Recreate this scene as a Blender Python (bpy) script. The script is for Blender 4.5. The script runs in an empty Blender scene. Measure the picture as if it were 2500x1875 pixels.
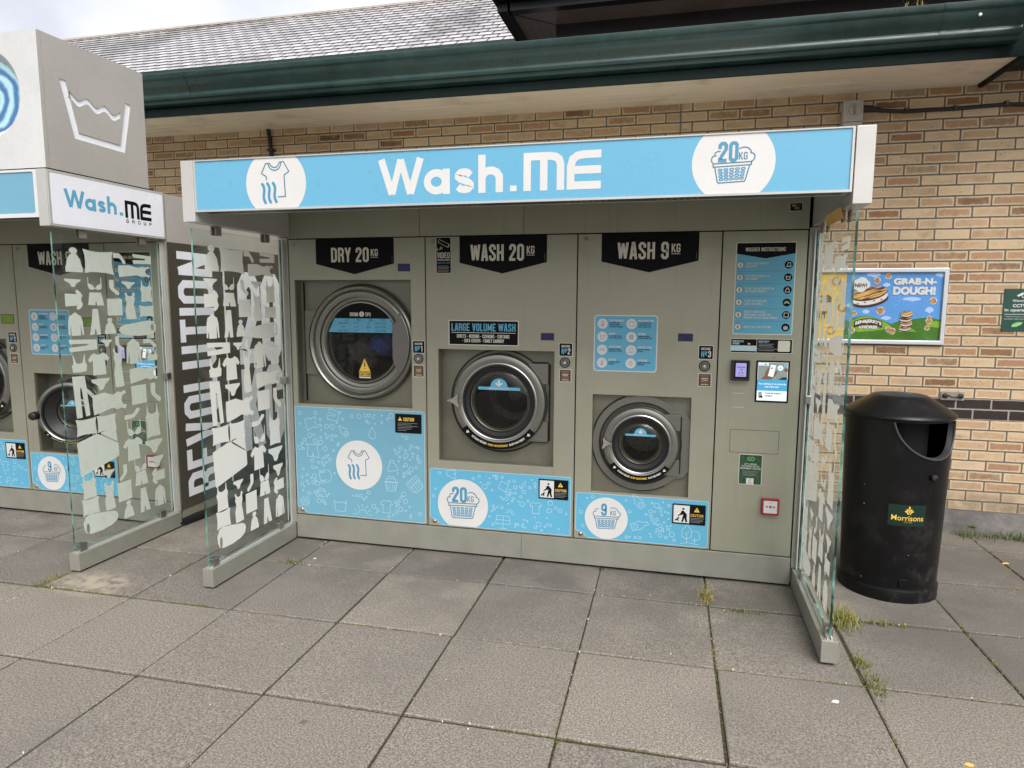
import bpy, bmesh, math, random
from mathutils import Vector, Matrix
from mathutils.geometry import tessellate_polygon
R = math.radians
random.seed(7)
S = bpy.context.scene
COL = S.collection

# ------------------------------------------------------------------ camera
cam_d = bpy.data.cameras.new("camera")
cam = bpy.data.objects.new("camera", cam_d)
COL.objects.link(cam)
_r = Vector((0.97042, 0.24137, 0.00496)); _u = Vector((-0.03411, 0.11675, 0.99258)); _f = Vector((-0.239, 0.96338, -0.12153))
M = Matrix.Identity(4)
for i in range(3):
    M[i][0] = _r[i]; M[i][1] = _u[i]; M[i][2] = -_f[i]
M[0][3], M[1][3], M[2][3] = 2.4693, -3.9447, 1.604
cam.matrix_world = M
cam_d.sensor_fit = 'HORIZONTAL'; cam_d.sensor_width = 36.0
cam_d.lens = 1650.0 / 2500 * 36.0
cam_d.clip_start = 0.02; cam_d.clip_end = 3000
S.camera = cam

# ------------------------------------------------------------------ world, sun, exposure
SUN_EL, SUN_AZ = 51.0, 150.0        # high soft sun behind the photographer, under cloud
w = bpy.data.worlds.new("World"); S.world = w; w.use_nodes = True
nt = w.node_tree; nt.nodes.clear()
out = nt.nodes.new("ShaderNodeOutputWorld"); bg = nt.nodes.new("ShaderNodeBackground")
sky = nt.nodes.new("ShaderNodeTexSky"); sky.sky_type = 'NISHITA'; sky.sun_disc = False
sky.sun_elevation = R(SUN_EL); sky.sun_rotation = R(SUN_AZ); sky.air_density = 1.0; sky.dust_density = 6.0; sky.ozone_density = 1.0
hs = nt.nodes.new("ShaderNodeHueSaturation"); hs.inputs["Saturation"].default_value = 0.16; hs.inputs["Value"].default_value = 1.0
tc = nt.nodes.new("ShaderNodeTexCoord"); nz = nt.nodes.new("ShaderNodeTexNoise"); nz.inputs["Scale"].default_value = 2.6; nz.inputs["Detail"].default_value = 6
cr = nt.nodes.new("ShaderNodeValToRGB"); cr.color_ramp.elements[0].position = 0.36; cr.color_ramp.elements[0].color = (0.66, 0.665, 0.71, 1)
cr.color_ramp.elements[1].position = 0.62; cr.color_ramp.elements[1].color = (1.12, 1.11, 1.10, 1)
mx = nt.nodes.new("ShaderNodeMix"); mx.data_type = 'RGBA'; mx.blend_type = 'MULTIPLY'; mx.inputs[0].default_value = 1.0
nt.links.new(tc.outputs["Generated"], nz.inputs["Vector"]); nt.links.new(nz.outputs["Fac"], cr.inputs[0])
# added sky brightness over the roof, away from the photographer, whitens sky and tiles
dt = nt.nodes.new("ShaderNodeVectorMath"); dt.operation = 'DOT_PRODUCT'; dt.inputs[1].default_value = (-0.35, 0.88, 0.32)
mr = nt.nodes.new("ShaderNodeMapRange"); mr.interpolation_type = 'SMOOTHSTEP'; mr.inputs[1].default_value = 0.2; mr.inputs[2].default_value = 0.95; mr.inputs[3].default_value = 1.0; mr.inputs[4].default_value = 1.85
nt.links.new(tc.outputs["Generated"], dt.inputs[0]); nt.links.new(dt.outputs["Value"], mr.inputs[0]); nt.links.new(mr.outputs[0], hs.inputs["Value"])
nt.links.new(sky.outputs[0], hs.inputs["Color"]); nt.links.new(hs.outputs[0], mx.inputs[6]); nt.links.new(cr.outputs[0], mx.inputs[7])
nt.links.new(mx.outputs[2], bg.inputs["Color"]); bg.inputs["Strength"].default_value = 0.15
nt.links.new(bg.outputs[0], out.inputs[0])
sl = bpy.data.lights.new("sun", 'SUN'); sl.energy = 1.35; sl.angle = R(35); sl.color = (1.0, 0.96, 0.9)
so = bpy.data.objects.new("sun", sl); COL.objects.link(so)
_az, _el = R(SUN_AZ), R(SUN_EL)
_d = Vector((math.sin(_az) * math.cos(_el), math.cos(_az) * math.cos(_el), math.sin(_el)))
so.rotation_euler = _d.to_track_quat('Z', 'Y').to_euler(); so.location = (0, -20, 30)
S.view_settings.view_transform = 'Standard'; S.view_settings.look = 'None'
S.view_settings.exposure = 0.55; S.view_settings.gamma = 1.0
S.cycles.max_bounces = 8; S.cycles.transparent_max_bounces = 24; S.cycles.glossy_bounces = 4

# ------------------------------------------------------------------ materials
def lin(c):
    c = c / 255.0
    return c / 12.92 if c <= 0.04045 else ((c + 0.055) / 1.055) ** 2.4
def srgb(r, g, b): return (lin(r), lin(g), lin(b))
class NB:
    def __init__(s, name):
        s.m = bpy.data.materials.new(name); s.m.use_nodes = True; s.t = s.m.node_tree
        s.p = s.t.nodes["Principled BSDF"]; s.out = s.t.nodes["Material Output"]
    def n(s, ty, **kw):
        nd = s.t.nodes.new(ty)
        for k, v in kw.items(): setattr(nd, k, v)
        return nd
    def put(s, sock, v):
        if isinstance(v, bpy.types.NodeSocket): s.t.links.new(v, sock)
        elif isinstance(v, tuple) and sock.type == 'RGBA': sock.default_value = (*v[:3], 1)
        else: sock.default_value = v
    def ma(s, op, a, b=None, c=None):
        nd = s.n("ShaderNodeMath", operation=op)
        for i, v in enumerate((a, b, c)):
            if v is not None: s.put(nd.inputs[i], v)
        return nd.outputs[0]
    def ss(s, v, a, b, lo=0.0, hi=1.0):
        nd = s.n("ShaderNodeMapRange", interpolation_type='SMOOTHSTEP')
        s.put(nd.inputs[0], v); s.put(nd.inputs[1], a); s.put(nd.inputs[2], b); s.put(nd.inputs[3], lo); s.put(nd.inputs[4], hi)
        return nd.outputs[0]
    def mix(s, f, a, b, mode='MIX'):
        nd = s.n("ShaderNodeMix", data_type='RGBA', blend_type=mode)
        s.put(nd.inputs[0], f); s.put(nd.inputs[6], a); s.put(nd.inputs[7], b); return nd.outputs[2]
    def noise(s, scale, vec=None, detail=3, rough=0.55):
        nd = s.n("ShaderNodeTexNoise"); nd.inputs["Scale"].default_value = scale; nd.inputs["Detail"].default_value = detail; nd.inputs["Roughness"].default_value = rough
        if vec is not None: s.put(nd.inputs["Vector"], vec)
        return nd.outputs["Fac"]
    def pos(s): return s.n("ShaderNodeNewGeometry").outputs["Position"]
    def sep(s, v):
        nd = s.n("ShaderNodeSeparateXYZ"); s.put(nd.inputs[0], v); return nd.outputs
    def comb(s, x, y, z):
        nd = s.n("ShaderNodeCombineXYZ"); s.put(nd.inputs[0], x); s.put(nd.inputs[1], y); s.put(nd.inputs[2], z); return nd.outputs[0]
    def ramp(s, f, stops):
        nd = s.n("ShaderNodeValToRGB"); e = nd.color_ramp.elements
        while len(e) < len(stops): e.new(0.5)
        for el, (p, c) in zip(e, stops): el.position = p; el.color = (*c, 1)
        s.put(nd.inputs[0], f); return nd.outputs[0]
    def bump(s, h, st, dist=0.01):
        nd = s.n("ShaderNodeBump"); nd.inputs["Strength"].default_value = st; nd.inputs["Distance"].default_value = dist
        s.put(nd.inputs["Height"], h); s.put(s.p.inputs["Normal"], nd.outputs[0])
    def fin(s, col=None, rough=0.5, metal=0.0, spec=0.5):
        if col is not None: s.put(s.p.inputs["Base Color"], col)
        s.put(s.p.inputs["Roughness"], rough); s.put(s.p.inputs["Metallic"], metal); s.put(s.p.inputs["Specular IOR Level"], spec)
        return s.m
def mat(name, col, rough=0.5, metal=0.0, spec=0.5, var=0.08, vs=9.0, bump=0.0, bs=200.0, emit=0.0):
    b = NB(name); c = col
    if var:
        f = b.noise(vs, b.pos(), 5); g = b.noise(vs * 14, b.pos(), 3)
        f = b.ma('ADD', b.ma('MULTIPLY', f, 0.65), b.ma('MULTIPLY', g, 0.35))
        c = b.mix(b.ss(f, 0.3, 0.7), tuple(x * (1 - var) for x in col), tuple(min(1, x * (1 + var)) for x in col))
        rr = b.ss(f, 0.3, 0.7, max(0.02, rough * 0.85), min(1, rough * 1.15))
    else: rr = rough
    b.fin(c, rr, metal, spec)
    if bump: b.bump(b.noise(bs, b.pos(), 2), bump, 0.002)
    if emit:
        b.put(b.p.inputs["Emission Color"], c); b.p.inputs["Emission Strength"].default_value = emit
    return b.m

MT = {}
def build_mats():
    # champagne grey satin paint of the cabinets
    b = NB("satin_paint"); P = b.pos(); f = b.noise(1.6, P, 4); g = b.noise(900, P, 2); x, y, z = b.sep(P)
    st = b.noise(1.0, b.comb(b.ma('MULTIPLY', x, 26), b.ma('MULTIPLY', y, 26), b.ma('MULTIPLY', z, 1.3)), 5, 0.65); sm = b.noise(6.5, P, 6, 0.7)
    k = b.ma('ADD', b.ma('MULTIPLY', f, 0.6), b.ma('MULTIPLY', g, 0.4))
    c = b.mix(b.ss(k, 0.3, 0.7), (0.300, 0.296, 0.230), (0.348, 0.343, 0.270)); c = b.mix(b.ss(st, 0.54, 0.76, 0, 0.30), c, (0.20, 0.19, 0.145)); c = b.mix(b.ss(sm, 0.58, 0.78, 0, 0.26), c, (0.40, 0.39, 0.32))
    b.fin(c, b.ma('ADD', b.ss(sm, 0.3, 0.7, 0.30, 0.46), b.ss(st, 0.5, 0.8, 0, 0.08)), 0.35, 0.5); b.bump(b.ma('ADD', g, b.ma('MULTIPLY', b.noise(2.4, P, 2), 6.0)), 0.06, 0.001); MT['paint'] = b.m
    b = NB("canopy_paint"); g = b.noise(900, b.pos(), 2)
    b.fin(b.mix(b.ss(b.noise(2.2, b.pos(), 6), 0.3, 0.75), (0.46, 0.457, 0.435), (0.55, 0.547, 0.525)), 0.36, 0.25, 0.5); MT['alu'] = b.m
    MT['rail'] = mat("rail_paint", (0.34, 0.337, 0.29), 0.34, 0.45, var=0.07)
    MT['side'] = mat("dark_taupe_film", (0.068, 0.060, 0.046), 0.42, 0.0, 0.4, var=0.06, vs=3)
    MT['boxside'] = mat("taupe_cladding", (0.44, 0.425, 0.395), 0.34, 0.15, 0.5, var=0.05, vs=2)
    MT['boxwhite'] = mat("pale_cladding", (0.56, 0.57, 0.565), 0.4, 0.05, 0.5, var=0.07, vs=4)
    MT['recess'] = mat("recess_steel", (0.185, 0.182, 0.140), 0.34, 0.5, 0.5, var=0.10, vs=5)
    MT['ring'] = mat("door_ring_paint", (0.240, 0.240, 0.216), 0.27, 0.8, 0.5, var=0.0)
    MT['ringd'] = mat("dryer_ring_steel", (0.225, 0.224, 0.200), 0.25, 0.85, 0.5, var=0.0)
    MT['chrome'] = mat("brushed_steel", (0.42, 0.42, 0.40), 0.28, 1.0, var=0.0)
    MT['rubber'] = mat("black_rubber", (0.012, 0.012, 0.013), 0.45, 0, 0.4, var=0.1)
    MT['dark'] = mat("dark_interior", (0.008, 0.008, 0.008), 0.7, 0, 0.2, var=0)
    b = NB("drum_steel"); v = b.n("ShaderNodeTexVoronoi"); v.inputs["Scale"].default_value = 42; b.put(v.inputs["Vector"], b.pos())
    b.fin(b.mix(b.ss(v.outputs["Distance"], 0.18, 0.26), (0.01, 0.01, 0.01), (0.11, 0.105, 0.095)), 0.38, 0.7); MT['drum'] = b.m
    MT['black'] = mat("black_vinyl", (0.0055, 0.0057, 0.0068), 0.5, 0, 0.10, var=0.15, vs=4)
    MT['white'] = mat("white_vinyl", (0.60, 0.60, 0.59), 0.38, 0, 0.5, var=0.03, vs=5)
    MT['cream'] = mat("cream_lettering", (0.62, 0.60, 0.51), 0.42, 0, 0.5, var=0.05)
    MT['blue'] = mat("sky_blue_vinyl", (0.110, 0.375, 0.55), 0.36, 0, 0.4, var=0.03, vs=2)
    MT['bluesign'] = mat("sky_blue_sign", (0.125, 0.375, 0.55), 0.3, 0, 0.5, var=0.02, vs=1.2)
    MT['bluedry'] = mat("soft_blue_vinyl", (0.150, 0.345, 0.455), 0.38, 0, 0.4, var=0.03, vs=2)
    MT['bluedk'] = mat("blue_print", (0.065, 0.25, 0.40), 0.4, 0, 0.5, var=0.04)
    MT['blueline'] = mat("grey_blue_print", (0.075, 0.19, 0.26), 0.4, 0, 0.5, var=0.04)
    MT['bluepale'] = mat("pale_blue_print", (0.42, 0.63, 0.72), 0.4, 0, 0.5, var=0.04)
    MT['yellow'] = mat("yellow_print", (0.72, 0.48, 0.08), 0.4, 0, 0.5, var=0.06)
    MT['orange'] = mat("orange_print", (0.36, 0.15, 0.045), 0.42, 0, 0.5, var=0.06)
    MT['brown'] = mat("brown_print", (0.06, 0.042, 0.03), 0.42, 0, 0.5, var=0.1)
    MT['grey'] = mat("grey_print", (0.25, 0.25, 0.25), 0.5, 0, 0.5, var=0.05)
    MT['red'] = mat("red_plastic", (0.27, 0.010, 0.018), 0.35, 0, 0.5, var=0.06)
    MT['green'] = mat("dark_green_print", (0.010, 0.055, 0.038), 0.35, 0, 0.5, var=0.08)
    MT['plategreen'] = mat('plate_green', (0.007, 0.026, 0.018), 0.45, 0, 0.3, var=0.08)
    MT['leaf'] = mat("leaf_green_print", (0.16, 0.42, 0.12), 0.4, 0, 0.5, var=0.1)
    b = NB("ivy_print"); f = b.noise(130, b.pos(), 4)
    b.fin(b.ramp(f, [(0.35, (0.006, 0.025, 0.012)), (0.55, (0.02, 0.075, 0.03)), (0.7, (0.06, 0.16, 0.06))]), 0.4); MT['ivy'] = b.m
    MT['plas'] = mat("black_plastic", (0.014, 0.014, 0.015), 0.38, 0, 0.5, var=0.2, vs=14)
    b = NB("bin_plastic"); f = b.noise(7, b.pos(), 6, 0.65); g = b.noise(160, b.pos(), 3); x, y, z = b.sep(b.pos())
    dust = b.ma('MULTIPLY', b.ss(b.ma('ADD', f, b.ma('MULTIPLY', g, 0.35)), 0.68, 0.88), b.ss(z, 0.65, 0.0, 0.25, 1.0))
    spk = b.n("ShaderNodeTexVoronoi"); spk.inputs["Scale"].default_value = 16; b.put(spk.inputs["Vector"], b.pos())
    c = b.mix(b.ma('MULTIPLY', dust, 0.5), (0.0045, 0.0045, 0.005), (0.055, 0.05, 0.045))
    c = b.mix(b.ma('MULTIPLY', b.ma('LESS_THAN', spk.outputs["Distance"], 0.055), b.ma('GREATER_THAN', spk.outputs["Color"], 0.8)), c, (0.5, 0.5, 0.47))
    b.fin(c, b.ss(f, 0.3, 0.8, 0.28, 0.46), 0, 0.25); b.bump(g, 0.10, 0.002); MT['bin'] = b.m
    MT['lcdblue'] = mat("blue_display", (0.022, 0.020, 0.075), 0.25, 0, 0.3, var=0.05, emit=0.12)
    MT['lcdgreen'] = mat("green_display", (0.07, 0.12, 0.015), 0.2, 0, 0.5, var=0.08, emit=0.35)
    MT['lcdlilac'] = mat("lilac_display", (0.40, 0.36, 0.78), 0.2, 0, 0.5, var=0.04, emit=0.18)
    for nm, c in dict(scrwhite=(0.80, 0.88, 0.92), scrblue=(0.07, 0.36, 0.62), scrphoto=(0.24, 0.28, 0.27), scrhand=(0.20, 0.10, 0.06), scrdark=(0.02, 0.03, 0.04)).items():
        MT[nm] = mat("screen_" + nm[3:], c, 0.12, 0, 0.5, var=0.10 if nm == 'scrphoto' else 0, vs=40, emit=0.28)
    # glass of the wind panels
    b = NB("panel_glass"); t = b.t; t.nodes.remove(b.p)
    tr = b.n("ShaderNodeBsdfTransparent"); tr.inputs[0].default_value = (0.955, 0.985, 0.97, 1)
    gl = b.n("ShaderNodeBsdfGlossy"); gl.inputs["Roughness"].default_value = 0.015
    fr = b.n("ShaderNodeLayerWeight"); fr.inputs[0].default_value = 0.5; ms = b.n("ShaderNodeMixShader")
    t.links.new(b.ma('ADD', b.ma('MULTIPLY', b.ma('POWER', fr.outputs["Facing"], 5.0), 0.32), 0.03), ms.inputs[0]); t.links.new(tr.outputs[0], ms.inputs[1]); t.links.new(gl.outputs[0], ms.inputs[2]); du = b.n("ShaderNodeBsdfDiffuse"); du.inputs[0].default_value = (0.7, 0.7, 0.66, 1); m2 = b.n("ShaderNodeMixShader"); x, y, z = b.sep(b.pos())
    dn = b.ma('ADD', b.ma('MULTIPLY', b.ss(b.noise(5, b.pos(), 6, 0.7), 0.45, 0.75), 0.07), b.ma('MULTIPLY', b.ss(b.noise(1.0, b.comb(0.0, b.ma('MULTIPLY', y, 40), b.ma('MULTIPLY', z, 2.0)), 5, 0.7), 0.55, 0.8), 0.06))
    t.links.new(dn, m2.inputs[0]); t.links.new(ms.outputs[0], m2.inputs[1]); t.links.new(du.outputs[0], m2.inputs[2]); t.links.new(m2.outputs[0], b.out.inputs[0]); MT['glass'] = b.m
    b = NB("glass_edge"); f = b.noise(9, b.pos(), 3)
    b.fin(b.ramp(f, [(0.40, (0.006, 0.022, 0.019)), (0.48, (0.055, 0.145, 0.120)), (0.62, (0.16, 0.31, 0.26))]), 0.15, 0, 0.6); MT['gedge'] = b.m
    b = NB("door_glass"); t = b.t; t.nodes.remove(b.p)
    tr = b.n("ShaderNodeBsdfTransparent"); tr.inputs[0].default_value = (0.62, 0.62, 0.60, 1)
    gl = b.n("ShaderNodeBsdfGlossy"); gl.inputs["Roughness"].default_value = 0.03; gl.inputs[0].default_value = (0.8, 0.8, 0.78, 1)
    fr = b.n("ShaderNodeLayerWeight"); fr.inputs[0].default_value = 0.5; ms = b.n("ShaderNodeMixShader")
    t.links.new(b.ma('ADD', b.ma('MULTIPLY', b.ma('POWER', fr.outputs["Facing"], 5.0), 0.8), 0.038), ms.inputs[0]); t.links.new(tr.outputs[0], ms.inputs[1]); t.links.new(gl.outputs[0], ms.inputs[2]); t.links.new(ms.outputs[0], b.out.inputs[0]); MT['dglass'] = b.m
    b = NB("frosted_film"); b.fin((0.92, 0.91, 0.87), 0.5, 0, 0.4)
    tl = b.n("ShaderNodeBsdfTranslucent"); tl.inputs[0].default_value = (0.95, 0.90, 0.78, 1); ms = b.n("ShaderNodeMixShader"); ms.inputs[0].default_value = 0.34
    b.t.links.new(b.p.outputs[0], ms.inputs[1]); b.t.links.new(tl.outputs[0], ms.inputs[2]); b.t.links.new(ms.outputs[0], b.out.inputs[0]); MT['film'] = b.m
    MT['lilacwhite'] = mat("cool_white_letters", (0.80, 0.82, 0.88), 0.45, 0, 0.4, var=0.06, vs=5)
    b = NB("green_painted_gutter"); P = b.pos(); x, y, z = b.sep(P); f = b.noise(5, P, 6, 0.65); st = b.noise(1.0, b.comb(b.ma('MULTIPLY', x, 16), 0.0, b.ma('MULTIPLY', z, 2)), 5, 0.7)
    c = b.mix(b.ss(f, 0.3, 0.72), (0.008, 0.029, 0.027), (0.017, 0.049, 0.045)); c = b.mix(b.ss(st, 0.55, 0.8, 0, 0.5), c, (0.045, 0.075, 0.062))
    v = b.n("ShaderNodeTexVoronoi"); v.inputs["Scale"].default_value = 9; b.put(v.inputs["Vector"], P); fl = b.ma('MULTIPLY', b.ma('LESS_THAN', v.outputs["Distance"], 0.05), b.ss(f, 0.55, 0.6)); c = b.mix(fl, c, (0.30, 0.34, 0.31))
    b.fin(c, b.ss(f, 0.3, 0.75, 0.26, 0.48), 0, 0.55); b.bump(b.noise(3.0, P, 3), 0.12, 0.01); MT['gutter'] = b.m
    MT['gutterd'] = mat("dark_green_board", (0.006, 0.015, 0.014), 0.6, 0, 0.15, var=0.3, vs=5)
    b = NB("soffit_board"); x, y, z = b.sep(b.pos()); v = b.comb(b.ma('MULTIPLY', x, 0.5), b.ma('MULTIPLY', y, 38), 0.0)
    f = b.noise(1.5, v, 4); g = b.noise(3, b.pos(), 5)
    c = b.mix(b.ss(f, 0.42, 0.66), (0.72, 0.64, 0.55), (0.86, 0.78, 0.69)); c = b.mix(b.ss(g, 0.52, 0.75), c, (0.58, 0.50, 0.43))
    b.fin(c, 0.6); b.bump(f, 0.15, 0.004); MT['soffit'] = b.m
    b = NB("boarded_soffit"); x, y, z = b.sep(b.pos()); f = b.ma('FRACT', b.ma('DIVIDE', x, 0.085))
    c = b.mix(b.ss(f, 0.0, 0.07), (0.05, 0.04, 0.036), (0.32, 0.26, 0.23)); b.fin(c, 0.6); MT['boarded'] = b.m
    MT['soffit2'] = mat("brown_soffit", (0.33, 0.27, 0.235), 0.6, var=0.15, vs=3)
    MT['cladd'] = mat("dark_cladding", (0.020, 0.017, 0.018), 0.55, 0, 0.4, var=0.35, vs=3)
    MT['cladm'] = mat("slate_grey_board", (0.030, 0.033, 0.038), 0.45, 0, 0.5, var=0.2, vs=3)
    # ---- brickwork
    b = NB("buff_brick"); x, y, z = b.sep(b.pos())
    wob = b.ma('MULTIPLY', b.ma('SUBTRACT', b.noise(22, b.pos(), 3), 0.5), 0.006)
    rz = b.ma('DIVIDE', b.ma('SUBTRACT', b.ma('ADD', z, wob), 0.925), 0.075); row = b.ma('FLOOR', rz); fz = b.ma('SUBTRACT', rz, row)
    odd = b.ma('FLOORED_MODULO', row, 2.0); left = b.ma('LESS_THAN', x, 2.417)
    uL = b.ma('SUBTRACT', b.ma('DIVIDE', b.ma('SUBTRACT', x, 1.5218), 0.225), b.ma('MULTIPLY', odd, 0.5))
    uR = b.ma('SUBTRACT', b.ma('DIVIDE', b.ma('SUBTRACT', x, 3.741), 0.225), b.ma('MULTIPLY', b.ma('SUBTRACT', 1.0, odd), 0.5))
    u = b.ma('ADD', b.ma('MULTIPLY', uL, left), b.ma('MULTIPLY', uR, b.ma('SUBTRACT', 1.0, left)))
    u = b.ma('ADD', u, b.ma('MULTIPLY', wob, 2.0))
    cell = b.ma('FLOOR', u); fu = b.ma('SUBTRACT', u, cell)
    wn = b.n("ShaderNodeTexWhiteNoise", noise_dimensions='3D'); b.put(wn.inputs["Vector"], b.comb(cell, row, b.ma('MULTIPLY', left, 7.3)))
    r1, r2, r3 = b.n("ShaderNodeSeparateColor").outputs[:3]; b.t.links.new(wn.outputs["Color"], r1.node.inputs[0])
    du = b.ma('MULTIPLY', b.ma('MINIMUM', fu, b.ma('SUBTRACT', 1.0, fu)), 0.225); dz = b.ma('MULTIPLY', b.ma('MINIMUM', fz, b.ma('SUBTRACT', 1.0, fz)), 0.075)
    d = b.ma('MINIMUM', du, dz)
    fine = b.noise(260, b.pos(), 3); med = b.noise(34, b.pos(), 4)
    body = b.ramp(r1, [(0.0, (0.555, 0.425, 0.275)), (0.34, (0.495, 0.36, 0.22)), (0.58, (0.42, 0.28, 0.165)), (0.78, (0.335, 0.19, 0.108)), (0.92, (0.225, 0.120, 0.060)), (1.0, (0.135, 0.085, 0.050))])
    rim = b.mix(r3, (0.585, 0.465, 0.31), (0.52, 0.41, 0.27))
    # the fired face sits inside a paler rim with a soft edge
    dd = b.ma('ADD', d, b.ma('MULTIPLY', b.ma('SUBTRACT', med, 0.5), 0.016))
    core = b.ss(dd, 0.0105, 0.0205)
    core = b.ma('MULTIPLY', core, b.ss(b.ma('ADD', b.ma('MULTIPLY', med, 0.7), r2), 0.35, 0.85, 0.55, 1.0))
    patch = b.ss(b.noise(13, b.comb(b.ma('MULTIPLY', x, 0.6), b.ma('MULTIPLY', cell, 3.7), z), 4), 0.40, 0.66); body = b.mix(b.ma('MULTIPLY', patch, b.ma('MULTIPLY', r3, 0.75)), body, b.mix(r2, (0.22, 0.125, 0.065), (0.42, 0.27, 0.15)))
    c = b.mix(core, rim, body)
    c = b.mix(b.ma('MULTIPLY', b.ss(fine, 0.42, 0.62), 0.16), c, (0.20, 0.13, 0.07))
    spv = b.n("ShaderNodeTexVoronoi"); spv.inputs["Scale"].default_value = 75; b.put(spv.inputs["Vector"], b.pos())
    sp = b.ma('MULTIPLY', b.ss(spv.outputs["Distance"], 0.30, 0.16), b.ma('MULTIPLY', b.ss(b.n("ShaderNodeSeparateColor").outputs[0], 0.80, 0.84), b.ss(r2, 0.42, 0.55)))
    b.t.links.new(spv.outputs["Color"], [n for n in b.t.nodes if n.bl_idname == "ShaderNodeSeparateColor"][-1].inputs[0])
    c = b.mix(b.ma('MULTIPLY', sp, core), c, (0.035, 0.02, 0.012))
    dark = b.ma('MULTIPLY', b.ma('LESS_THAN', row, -0.5), b.ma('GREATER_THAN', row, -2.5))
    c = b.mix(dark, c, b.mix(med, (0.020, 0.015, 0.014), (0.042, 0.032, 0.03)))
    dirt = b.ma('MULTIPLY', b.ss(z, 0.34, 0.12), b.ss(b.noise(9, b.pos(), 5), 0.3, 0.6)); c = b.mix(b.ma('MULTIPLY', dirt, 0.6), c, (0.13, 0.105, 0.08))
    mort = b.mix(b.noise(60, b.pos(), 3), (0.095, 0.078, 0.064), (0.165, 0.138, 0.112)); mort = b.mix(dark, mort, (0.30, 0.26, 0.22))
    mj = b.ss(d, 0.0046, 0.0064); mv = b.ss(b.ma('ABSOLUTE', b.ma('SUBTRACT', x, 2.417)), 0.005, 0.0075)
    c = b.mix(mj, mort, c); c = b.mix(mv, (0.16, 0.14, 0.12), c)
    grime = b.ss(b.noise(1.1, b.pos(), 5), 0.42, 0.72, 0.0, 0.14); c = b.mix(grime, c, (0.16, 0.13, 0.10))
    b.fin(c, 0.82, 0, 0.25); b.bump(b.ma('ADD', mj, b.ma('MULTIPLY', fine, 0.18)), 0.55, 0.006); MT['brick'] = b.m
    # ---- roof tiles
    b = NB("roof_tile"); x, y, z = b.sep(b.pos()); k = b.n("ShaderNodeAttribute"); k.attribute_name = "course"
    row = k.outputs["Fac"]; odd = b.ma('FLOORED_MODULO', row, 2.0)
    u = b.ma('ADD', b.ma('DIVIDE', x, 0.205), b.ma('MULTIPLY', odd, 0.5)); cell = b.ma('FLOOR', u); fu = b.ma('SUBTRACT', u, cell)
    wn = b.n("ShaderNodeTexWhiteNoise", noise_dimensions='3D'); b.put(wn.inputs["Vector"], b.comb(cell, row, 0.0))
    j = b.ss(b.ma('MINIMUM', fu, b.ma('SUBTRACT', 1.0, fu)), 0.04, 0.095)
    moss = b.ss(b.noise(0.55, b.pos(), 7, 0.68), 0.50, 0.66)
    c = b.mix(wn.outputs["Value"], (0.60, 0.565, 0.57), (0.80, 0.765, 0.77)); c = b.mix(b.ma('MULTIPLY', moss, 0.85), c, (0.13, 0.105, 0.085)); c = b.mix(j, (0.035, 0.025, 0.025), c)
    b.fin(c, b.ss(wn.outputs["Value"], 0, 1, 0.16, 0.34), 0, 1.0); b.p.inputs['Coat Weight'].default_value = 1.0; b.p.inputs['Coat Roughness'].default_value = 0.12; b.bump(j, 0.5, 0.006); MT['tile'] = b.m
    # ---- paving
    b = NB("paving_slab"); P = b.pos(); x, y, z = b.sep(P); k = b.n("ShaderNodeAttribute"); k.attribute_name = "tone"
    f1 = b.noise(125, P, 3, 0.62); v = b.n("ShaderNodeTexVoronoi"); v.inputs["Scale"].default_value = 150; b.put(v.inputs["Vector"], P); f2 = b.noise(420, P, 2)
    s = b.ma('ADD', b.ma('MULTIPLY', f1, 0.75), b.ma('MULTIPLY', f2, 0.25))
    c = b.ramp(s, [(0.32, (0.078, 0.069, 0.059)), (0.46, (0.165, 0.149, 0.130)), (0.56, (0.268, 0.244, 0.214)), (0.70, (0.40, 0.366, 0.322))])
    agg = b.ss(b.n("ShaderNodeSeparateColor").outputs[0], 0.86, 0.93); b.t.links.new(v.outputs["Color"], agg.node.inputs[0].links[0].from_node.inputs[0])
    c = b.mix(b.ma('MULTIPLY', agg, b.ss(v.outputs["Distance"], 0.5, 0.2, 0, 0.65)), c, (0.42, 0.38, 0.32))
    c = b.mix(1.0, c, b.ramp(k.outputs["Fac"], [(0, (0.68, 0.68, 0.69)), (1, (1.16, 1.13, 1.08))]), 'MULTIPLY')
    big = b.noise(0.9, P, 6, 0.6); c = b.mix(b.ss(big, 0.45, 0.72, 0, 0.50), c, (0.135, 0.125, 0.112))
    pale = b.noise(1.7, b.comb(b.ma('ADD', x, 31.0), y, 0.0), 6, 0.65); c = b.mix(b.ss(pale, 0.60, 0.78, 0, 0.30), c, (0.33, 0.285, 0.22))
    dirt_shade = b.ma('MULTIPLY', b.ss(y, -1.35, -0.15), b.ss(b.noise(2.3, P, 6, 0.6), 0.34, 0.62)); c = b.mix(b.ma('MULTIPLY', dirt_shade, 0.66), c, (0.090, 0.083, 0.073))  # darker towards the kiosk: canopy shade painted in together with dirt
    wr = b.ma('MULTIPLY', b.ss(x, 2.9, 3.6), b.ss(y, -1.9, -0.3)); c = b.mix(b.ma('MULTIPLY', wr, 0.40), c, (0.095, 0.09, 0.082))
    gv = b.n("ShaderNodeTexVoronoi"); gv.inputs["Scale"].default_value = 2.6; b.put(gv.inputs["Vector"], b.comb(x, y, 0.0)); gs = b.n("ShaderNodeSeparateColor"); b.put(gs.inputs[0], gv.outputs["Color"])
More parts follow.
